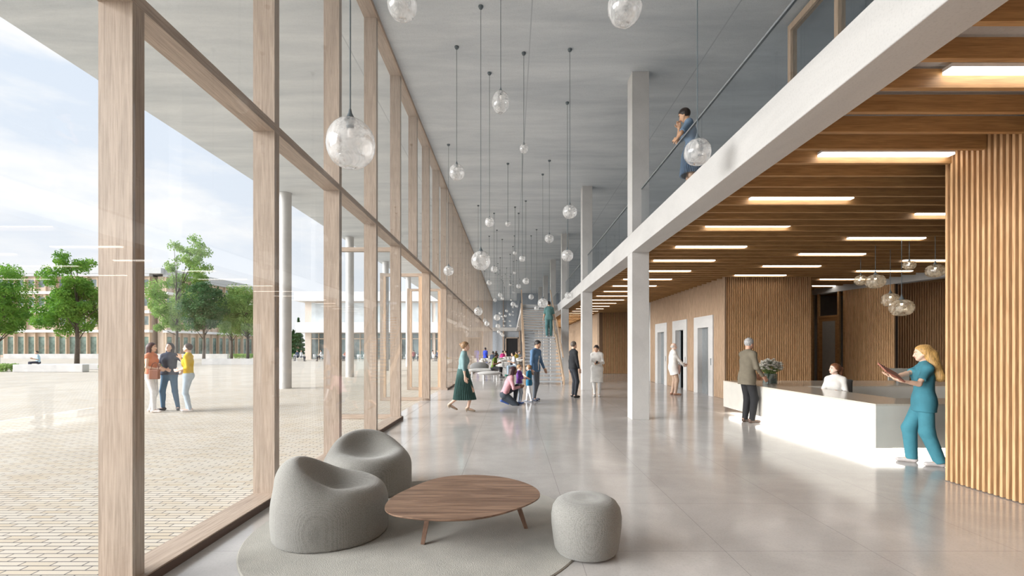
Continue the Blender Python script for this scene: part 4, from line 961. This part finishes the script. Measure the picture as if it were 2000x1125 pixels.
def tree(name, label, x, y, H, crown, mi, n=6500, seed=1, leaf=.16, trunk=.2, z0=.0):
    """crown: list of ellipsoids (dx, dy, cz, rx, ry, rz)"""
    rnd = random.Random(seed); t = thing(name, label, 'tree', (x, y, z0)); cz = sum(c[2] for c in crown) / len(crown)
    tb = MB(); tb.tube([(0, 0, 0), (.05, 0, H * .22), (-.08, .05, H * .5), (.05, 0, H * .85)], [trunk, trunk * .8, trunk * .5, trunk * .12], 9)
    cl = []; vol = [c[3] * c[4] * c[5] for c in crown]
    for i in range(90):
        c = rnd.choices(crown, vol)[0]
        while 1:
            q = [rnd.uniform(-1, 1) for _ in range(3)]; l = sqrt(sum(a * a for a in q))
            if .35 < l < 1: break
        p = (c[0] + q[0] * c[3], c[1] + q[1] * c[4], c[2] + q[2] * c[5]); cl.append((p, rnd.uniform(.5, .95) * min(c[3:]) * .42))
        if i % 4 == 0: z = max(H * .2, min(p[2] - .8, H * .7) * .75); tb.tube([(0, 0, z), (p[0] * .5, p[1] * .5, (z + p[2]) / 2 + .1), p], [trunk * .3, trunk * .18, .02], 5)
    tb.build('trunk', M_bark, t, smooth=True); mb = MB(); pts = []
    for i in range(int(n * 1.9)):
        p, r = rnd.choice(cl); q = Vector((rnd.gauss(0, 1), rnd.gauss(0, 1), rnd.gauss(0, .7))); q = q.normalized() * r * rnd.random() ** .45; pts.append((p[0] + q[0], p[1] + q[1], p[2] + q[2]))
    leaves(mb, pts, leaf * .68, rnd); mb.build('foliage', LM[mi], t); return t
def at(px, y): return (px - HX) * y / F
def zt(py, y): return EYE + (HY - py) * y / F
tree('tree', 'bright green tree cut off by the left edge of the photo', at(-6, 43), 43, 9, [(0, 0, 6.2, 2.4, 2.4, 3.1), (.3, 0, 4.3, 2.4, 2.2, 1.5)], 0, n=9000, seed=11)
tree('tree', 'full bright green tree standing behind the concrete bench block', at(150, 42), 42, 10, [(-.1, 0, 7.0, 1.9, 2, 2.9), (-.6, 0, 4.8, 2.9, 2.4, 1.9), (.6, 0, 5.6, 1.8, 2, 2.2)], 0, n=12000, seed=12)
tree('tree', 'tallest light green tree behind the three women', at(345, 62), 62, 16, [(1.6, 0, 12.6, 2.5, 2.4, 3.6), (.2, 0, 8.0, 3.2, 3, 3.2), (-.4, 0, 5.4, 3, 3, 2.0)], 1, n=9000, seed=13, leaf=.21)
tree('tree', 'dark green smaller tree right of the tallest one', at(398, 60), 60, 9.6, [(0, 0, 6.6, 2.4, 2.4, 3.0)], 2, n=6000, seed=14, leaf=.20)
tree('tree', 'loose light green tree left of the second oak post', at(452, 66), 66, 9, [(0, 0, 6.2, 2.6, 2.4, 2.8)], 1, n=5000, seed=15, leaf=.2)
tree('tree', 'mid green tree partly behind the second oak post', at(484, 64), 64, 10.5, [(0, 0, 6.8, 2.7, 2.4, 3.5)], 1, n=6500, seed=16, leaf=.2)
def conifer(label, x, y, H, rad, seed):
    rnd = random.Random(seed); t = thing('conifer', label, 'tree', (x, y, 0)); MB().tube([(0, 0, 0), (0, 0, H * .95)], [.2, .03], 8).build('trunk', M_bark, t); mb = MB(); pts = []
    for i in range(3500):
        q = rnd.random() ** .7; z = H * (1 - q); r = rad * q * (.75 + .25 * sin(z * 7)) * sqrt(rnd.random()); a = rnd.random() * 2 * pi; pts.append((r * cos(a), r * sin(a), z + .2))
    leaves(mb, pts, .24, rnd); mb.build('foliage', LM[2], t)
conifer('dark pointed conifer beside the white pavilion', at(583, 92), 92, 7.2, 1.9, 3)
conifer('shorter dark conifer left of the pointed one', at(573, 96), 96, 5.0, 2.0, 4)
def hedge(label, x0, x1, y0, y1, h, seed, mi):
    rnd = random.Random(seed); mb = MB(); pts = [(rnd.uniform(x0, x1), rnd.uniform(y0, y1), h * rnd.random() ** .5) for _ in range(int(900 * (x1 - x0) * (y1 - y0) ** .5 * .35) + 800)]
    leaves(mb, pts, .09, rnd); o = anchored(mb, 'hedge', LM[mi], ((x0 + x1) / 2, y0, 0)); o['kind'] = 'stuff'; o['label'] = label; o['category'] = 'hedge'
hedge('low leafy planting left of the concrete bench block', -37, -33.0, 31, 32, .5, 1, 1); hedge('low leafy planting right of the concrete bench block', -27.0, -24, 31, 33.2, .5, 2, 1)
hedge('low green planting strip before the receding wing', -41, -32, 69, 71, .7, 3, 1)
o = anchored(bx(-44, -28, 96, 160, -.004, .02), 'lawn', mat('grass', (.20, .36, .10), .9, noise=(2, .3)), (-40, 120, 0)); o['kind'] = 'stuff'; o['label'] = 'strip of lawn beyond the square'; o['category'] = 'grass'
# outdoor cafe
d0 = cafe_chair('white chair on the outdoor cafe terrace before the pavilion', 'white chairs on the cafe terrace', M_white); d1 = cafe_table('round white table on the outdoor cafe terrace', 'white tables on the cafe terrace')
for i, x in enumerate((-25.6, -23.1, -20.6, -18.2, -13.6, -10.9, -8.6)):
    y = 56.5 + (i % 3) * 1.2; put(d1, 'ot', (x, y, 0), 0)
    for k in range(3): a = k * 2.1 + i; put(d0, 'oc', (x + .75 * cos(a), y + .75 * sin(a), 0), a + pi / 2)
# ================================================================== THE PEOPLE
def X(px, D): return (px - HX) * D / F
E_, W_ = -pi / 2, pi / 2      # facing +X, facing -X
SKL, SKM, SKD, SKP = (.76, .50, .38), (.60, .36, .24), (.20, .10, .065), (.80, .56, .46)
# woman walking, green skirt
person('person', 'woman in a teal top and dark green pleated skirt walking right past the facade', (X(904, 11.5), 11.5, 0), E_ + R(6), H=1.70, hip=(0, 0, .94), lean=3, feet=((.05, .15, 0), (-.06, -.25, .01)), heel=(.045, .12), knee=((0, 1, 0), (0, 1, 0)), fem=True,
       hands=((.22, .06, .80), (-.28, -.14, .80)), elbow=((.2, -1, 0), (-.2, -1, 0)), skn=SKL, hairc=(.34, .20, .10), hair='bun', top=(.20, .32, .33), sleeve=.98, hem=.10, collar=True, skirt=((.05, .115, .105), .32, .215, .28), shoes=(.32, .25, .18), heels=True, res=.009, head=(0, -6))
# crouching woman
person('person', 'crouching woman in a pink jumper beside the two children', (X(992, 13.0), 13.0, 0), E_ + R(12), H=1.68, hip=(0, -.10, .32), lean=22, feet=((.12, -.12, 0), (-.12, .22, 0)), heel=(.10, 0), knee=((.15, 1, -.25), (-.2, 1, .9)), fem=True,
       hands=((.12, .34, .52), (-.08, .34, .50)), elbow=((.5, -.3, -1), (-.5, -.3, -1)), skn=SKD, hairc=(.05, .02, .025), hair='long', top=(.52, .27, .30), sleeve=.95, hem=.0, pants=(.035, .045, .06), shoes=(.04, .09, .30), res=.010, head=(4, 10))
# children
person('person', 'small child in a purple jumper standing beside the crouching woman', (X(1014, 13.35), 13.35, 0), E_ - R(20), H=1.06, child=True, feet=((.09, .0, 0), (-.09, .02, 0)), hands=((.18, .30, 1.20), (-.24, .34, 1.14)), skn=SKL, hairc=(.36, .21, .10), hair='short', top=(.15, .05, .28), sleeve=.95, hem=-.02, pants=(.36, .42, .50), shoes=(.04, .10, .30), res=.009, head=(0, 0))
person('person', 'small child in a blue tunic and white tights holding the man\'s hand', (X(1033, 13.9), 13.75, 0), W_ - R(25), H=1.04, child=True, fem=False, feet=((.08, .16, 0), (-.08, -.16, 0)), hands=((.22, .0, .70), (-.22, .16, 1.30)), skn=SKL, hairc=(.34, .19, .09), hair='short', top=(.02, .16, .28), sleeve=.45, hem=-.16, pants=(.74, .76, .80), shoes=(.20, .22, .26), res=.009)
# father
person('person', 'man in an open blue denim shirt looking down at the children', (X(1045, 14.0), 14.1, 0), R(-128), H=1.77, lean=4, feet=((.10, .05, 0), (-.10, -.10, 0)), toe=(.5, -.2), hands=((.30, .10, .86), (-.26, .16, .92)), skn=SKM, hairc=(.02, .016, .014), hair='short', top=(.10, .19, .33), sleeve=.97, hem=-.10, pants=(.13, .15, .18), shoes=(.04, .05, .08), inner=(.72, .70, .66), res=.010, head=(-8, -24))
# man in black
person('person', 'man dressed in black with grey hair standing with a hand in his pocket', (X(1120, 15.0), 15.0, 0), E_ + R(18), H=1.74, feet=((.14, .0, 0), (-.12, .04, 0)), toe=(-.3, .4), hands=((.20, .10, .90), (-.24, -.02, .84)), elbow=((.6, -1, 0), (-.3, -1, 0)), skn=SKL, hairc=(.15, .12, .10), hair='short', top=(.018, .02, .024), sleeve=.97, hem=-.04, collar=True, pants=(.03, .035, .045), shoes=(.03, .03, .03), res=.010, head=(-10, 0))
# doctor with tablet by second column
td, inf = person('person', 'woman in a long white coat looking down at a phone by the second column', (X(1166, 15.3), 15.3, 0), pi - R(15), H=1.64, lean=2, feet=((.07, .02, 0), (-.07, 0, 0)), hands=((.03, .30, 1.12), (-.08, .30, 1.14)), elbow=((.8, -.6, -1), (-.8, -.6, -1)), hdir=((-.4, .6, .4), (.5, .6, .3)), palm=((0, -.3, 1), (0, -.3, 1)), curl=(.5, .5), fem=True, skn=SKM, hairc=(.03, .02, .02), hair='short',
       coat=((.80, .78, .75), .48), pants=(.78, .77, .76), shoes=(.82, .82, .82), inner=(.75, .66, .50), res=.010, head=(15, -28))
p = world_pt(td, (-.03, .40, 1.10)); ph = bx(-.035, .035, -.07, .07, 0, .01, c=.003).build('phone', M_black, loc=p); ph.rotation_euler = (R(35), 0, pi); tag(ph, 'dark phone held by the woman in the long white coat', 'phone')
# man climbing the stair
person('person', 'man in teal scrubs climbing the stair, seen from behind', (X(1072, 23.8), 23.70, 2.10), 0, H=1.76, lean=4, feet=((.10, .0, 0), (-.10, -.06, 0)), hands=((.30, .10, .88), (-.28, .06, .88)), skn=SKM, hairc=(.03, .02, .018), hair='short', top=(.10, .22, .22), sleeve=.5, hem=-.10, pants=(.08, .19, .20), pantw=.02, shoes=(.5, .5, .5), res=.012)
# old doctor at the lifts
tq, _ = person('person', 'bald older man in a white jacket and beige trousers by the lift doors', (X(1315, 15.8), 15.8, 0), E_ - R(5), H=1.70, feet=((.09, .05, 0), (-.08, -.02, 0)), hands=((.10, .34, .98), (-.02, .36, 1.0)), elbow=((.6, -1, -.4), (-.6, -1, -.4)), hdir=((-.3, .9, 0), (.3, .9, 0)), fat=.02, skn=SKP, hairc=(.60, .57, .54), hair='fringe_sides', pants=(.50, .35, .26), shoes=(.30, .16, .10),
       coat=((.80, .77, .74), -1), inner=(.05, .06, .10), res=.010, head=(0, -4))
p = world_pt(tq, (.24, .13, .86)); o = bx(-.10, .10, -.012, .012, -.14, .14, c=.004).build('clipboard', mat('folder_brown', (.16, .09, .07), .6), loc=p); o.rotation_euler = (0, R(25), -pi / 2 + pi / 2 * 1.0 + R(-90)); tag(o, 'small dark brown folder held by the man in the white jacket', 'folder')
# elderly man at the desk
person('person', 'grey haired man in an olive jacket and black trousers at the left of the desk', (X(1459, 9.95), 9.95, 0), E_ + R(14), H=1.74, lean=3, feet=((.10, .04, 0), (-.08, .02, 0)), hands=((.22, .22, .96), (-.10, .30, .98)), elbow=((.4, -1, -.3), (-.4, -1, -.3)), fat=.012, skn=(.66, .36, .25), hairc=(.45, .44, .44), hair='short', top=(.17, .145, .105), sleeve=.95, hem=-.16, collar=True, pants=(.018, .018, .02), pantw=.012, shoes=(.09, .055, .04), res=.009, head=(-4, -4))
# nurse
tn, inf = person('person', 'nurse in teal scrubs with long blond hair reading a red tablet at the desk', (5.50, 6.36, 0), W_ - R(25), H=1.58, hip=(0, .0, .945), lean=-1, feet=((.09, .12, 0), (-.10, -.15, 0)), toe=(.1, -.12), hands=((-.20, .44, 1.28), (-.36, .36, 1.245)), elbow=((.2, -.3, -1), (-.1, -.4, -1)), hdir=((-.3, .9, .25), (.25, .9, .30)), palm=((-.3, -.1, 1), (.2, -.2, 1)), curl=(.30, .45),
       fem=True, fat=.014, skn=(.80, .52, .38), hairc=(.62, .36, .12), hair='mane', top=(.05, .21, .27), sleeve=.36, hem=-.16, pants=(.055, .225, .285), pantw=.028, cuff=-.03, shoes=(.62, .56, .54), res=.0075, heavyres=.006, head=(0, -12))
t = thing('folder', 'flat red-brown folder held up by the nurse in teal scrubs', 'folder', (4.92, 6.18, 1.235))
Lx, Sx = Vector((.875, 0, -.485)), Vector((.10, .84, .53)).normalized(); Nx = Lx.cross(Sx)
for nm, d, mm in (('cover', (-.14, .14, -.10, .10, -.009, .009), mat('folder_red', (.36, .14, .10), .6)), ('pages', (-.134, .1405, -.094, .094, -.006, .006), mat('paper', (.75, .70, .66), .8))):
    m = MB().box(*d, c=.003 if nm == 'cover' else 0); m.xform(lambda x, y, z: tuple(Lx * x + Sx * y + Nx * z)); m.build(nm, mm, t)
# receptionist
person('person', 'receptionist in a cream blouse with a ponytail seated behind the desk', (6.33, 9.30, 0), W_ + R(38), H=1.58, hip=(0, 0, .57), lean=4, feet=((.12, .42, 0), (-.12, .42, 0)), hands=((.16, .36, .78), (-.16, .36, .78)), elbow=((.5, -.6, -1), (-.5, -.6, -1)), fem=True, skn=(.80, .56, .45), hairc=(.20, .075, .03), hair='ponytail', top=(.74, .71, .67), sleeve=.97, hem=.0, pants=(.05, .05, .06), shoes=(.05, .05, .05), res=.009, head=(40, 0))
# woman on the gallery
person('person', 'dark haired woman in a blue dress leaning at the gallery balustrade', (3.14, 8.25, 4.05), W_ - R(20), H=1.68, lean=9, feet=((.09, -.02, 0), (-.09, -.08, 0)), hands=((.04, .24, 1.42), (-.02, .28, 1.20)), elbow=((.5, .4, -1), (-.5, .6, -1)), hdir=((-.2, .1, 1), (.6, .5, .3)), curl=(1.0, .6), fem=True, skn=(.62, .36, .22), hairc=(.03, .018, .015), hair='updo', top=(.17, .25, .36), sleeve=.42, hem=.06, skirt=((.16, .24, .35), .52, .21, .18), shoes=(.2, .12, .08), res=.009, head=(12, -22))
# three women outside
YO = 11.55
tw, _ = person('person', 'woman in an orange sleeveless top and white trousers, half hidden by the nearest post', (X(295, YO), YO, 0), E_ + R(8), H=1.66, feet=((.10, .12, 0), (-.10, -.06, 0)), hands=((.16, .26, 1.10), (-.12, .30, 1.08)), elbow=((.5, -1, -.4), (-.5, -1, -.4)), fem=True, skn=SKL, hairc=(.07, .025, .03), hair='long', top=(.66, .25, .15), sleeve=.08, hem=.02, pants=(.84, .83, .83), shoes=(.78, .70, .66), res=.010, head=(-8, -5))
p = world_pt(tw, (.22, .20, .93)); t = thing('handbag', 'brown leather handbag on the arm of the woman in orange', 'handbag', p, tw.rotation_euler[2]); m = MB().box(-.045, .045, -.11, .11, -.12, .11, c=.02); m.build('bag_body', mat('bag_leather', (.26, .095, .05), .5), t); MB().tube([(0, -.09, .10), (-.02, -.06, .24), (-.04, 0, .28), (-.02, .06, .24), (0, .09, .10)], .008, 6).build('strap', mat('bag_leather_strap', (.15, .05, .03), .5), t)
person('person', 'woman in a navy top and blue jeans with black boots, middle of the three outside', (X(331, YO + .35), YO + .35, 0), pi + R(12), H=1.66, lean=-1, feet=((.14, .02, 0), (-.20, .0, 0)), toe=(.5, -.4), hands=((.10, .26, 1.12), (-.36, .12, 1.05)), elbow=((.8, -.5, -1), (-1, -.3, -.4)), fat=.02, fem=True, skn=SKP, hairc=(.025, .025, .035), hair='long', top=(.03, .04, .075), sleeve=.35, hem=-.02, pants=(.055, .14, .24), shoes=(.03, .03, .035), boots=True, res=.010, head=(10, 4))
person('person', 'woman in a yellow jumper and pale jeans, right of the three outside', (X(368, YO + .1), YO + .1, 0), W_ + R(18), H=1.64, feet=((.07, .03, 0), (-.06, -.05, 0)), hands=((.06, .20, 1.40), (-.16, .18, 1.08)), elbow=((.6, .2, -1), (-.6, -1, -.6)), hdir=((0, .2, 1), (.4, 1, 0)), curl=(.9, .4), fem=True, skn=SKP, hairc=(.07, .04, .03), hair='short', top=(.74, .50, .03), sleeve=.7, hem=.05, pants=(.52, .62, .72), shoes=(.74, .70, .70), heels=True, res=.010, head=(0, 0))
# seated man on the bench outside
person('person', 'man in a light blue shirt sitting on the low bench by the trees', (X(71, 34.3), 34.45, 0), pi - R(35), H=1.76, hip=(0, 0, .53), lean=6, feet=((.14, .48, 0), (-.16, .44, 0)), hands=((.22, .28, .80), (-.18, .30, .78)), skn=SKM, hairc=(.05, .03, .02), hair='short', top=(.42, .60, .70), sleeve=.5, hem=-.01, pants=(.03, .035, .06), shoes=(.03, .03, .03), res=.016)
# indoor cafe people
person('person', 'worker in royal blue overalls and cap standing beside the cafe', (X(948, 37), 37, 0), E_ + R(60), H=1.58, skn=SKD, hairc=(.02, .02, .03), hair='short', top=(.02, .05, .42), sleeve=.5, hem=-.1, pants=(.02, .05, .42), pantw=.03, shoes=(.05, .05, .05), res=.02)
SIT = dict(hip=(0, 0, .54), feet=((.12, .42, 0), (-.12, .42, 0)), hands=((.16, .34, .80), (-.16, .34, .80)), elbow=((.5, -.6, -1), (-.5, -.6, -1)), res=.018)
person('person', 'woman with curly black hair in a green top seated on the pebble sofa', (X(963, 25.2), 25.2, -.01), E_ - R(20), H=1.70, skn=SKD, hairc=(.015, .012, .01), hair='afro', top=(.13, .20, .03), sleeve=.2, hem=.0, pants=(.02, .02, .025), shoes=(.03, .03, .03), fem=True, **{**SIT, 'res': .014, 'lean': 14, 'feet': ((.10, .55, 0.02), (-.10, .42, 0))})
person('person', 'woman in a white T-shirt seated at the nearest cafe table', (X(1007, 26.0), 26.9, 0), W_ + R(10), H=1.72, skn=SKM, hairc=(.02, .015, .012), hair='updo', top=(.66, .70, .76), sleeve=.4, hem=.0, pants=(.40, .50, .60), shoes=(.05, .3, .25), fem=True, **{**SIT, 'res': .014, 'lean': 12})
for px, D, fc, c, lb in ((963, 36, 0, (.05, .07, .11), 'seated cafe guest in a navy jumper left of the tables'), (969, 38.5, 2.6, (.04, .04, .04), 'seated cafe guest in black beside the one in navy'), (982, 41.5, .3, (.55, .04, .22), 'seated cafe guest in a magenta top'),
                         (987, 43, 2.0, (.62, .45, .42), 'seated cafe guest in a pale pink top'), (1009, 37, 1.0, (.45, .36, .06), 'seated cafe guest in a mustard top below the dark doorway'), (1014, 39.5, 4.0, (.40, .50, .62), 'seated cafe guest in a light blue shirt beside the one in mustard')):
    person('person', lb, (X(px, D), D, 0), fc, H=1.70, skn=SKD if c[0] < .3 else SKM, hairc=(.02, .015, .012), hair='short', top=c, sleeve=.9, hem=.0, pants=(.05, .05, .07), shoes=(.05, .05, .05), **{**SIT, 'res': .024})
# terrace guests
for px, D, fc, c, lb in ((581, 57, 1.2, (.08, .10, .16), 'terrace guest in dark blue at the left end of the terrace'), (588, 56.5, 4.6, (.74, .74, .76), 'terrace guest in white facing the one in dark blue'), (627, 57, 2, (.72, .70, .70), 'terrace guest in white seen between the second and third post'),
                         (676, 57.5, 1, (.5, .16, .10), 'terrace guest in rust red behind the round column'), (808, 57, .5, (.30, .08, .08), 'terrace guest in dark red seen through the entrance'), (820, 57.5, 3, (.05, .09, .18), 'terrace guest in navy beside the one in dark red'),
                         (845, 57, 5, (.62, .45, .42), 'terrace guest in pink seen through the far entrance frame'), (855, 56.5, 1.5, (.07, .12, .24), 'terrace guest in blue farthest right on the terrace')):
    person('person', lb, (X(px, D), D, 0), fc, H=1.72, skn=SKM, hairc=(.03, .02, .015), hair='short', top=c, sleeve=.9, hem=.0, pants=(.05, .05, .07), shoes=(.05, .05, .05), **{**SIT, 'res': .03})
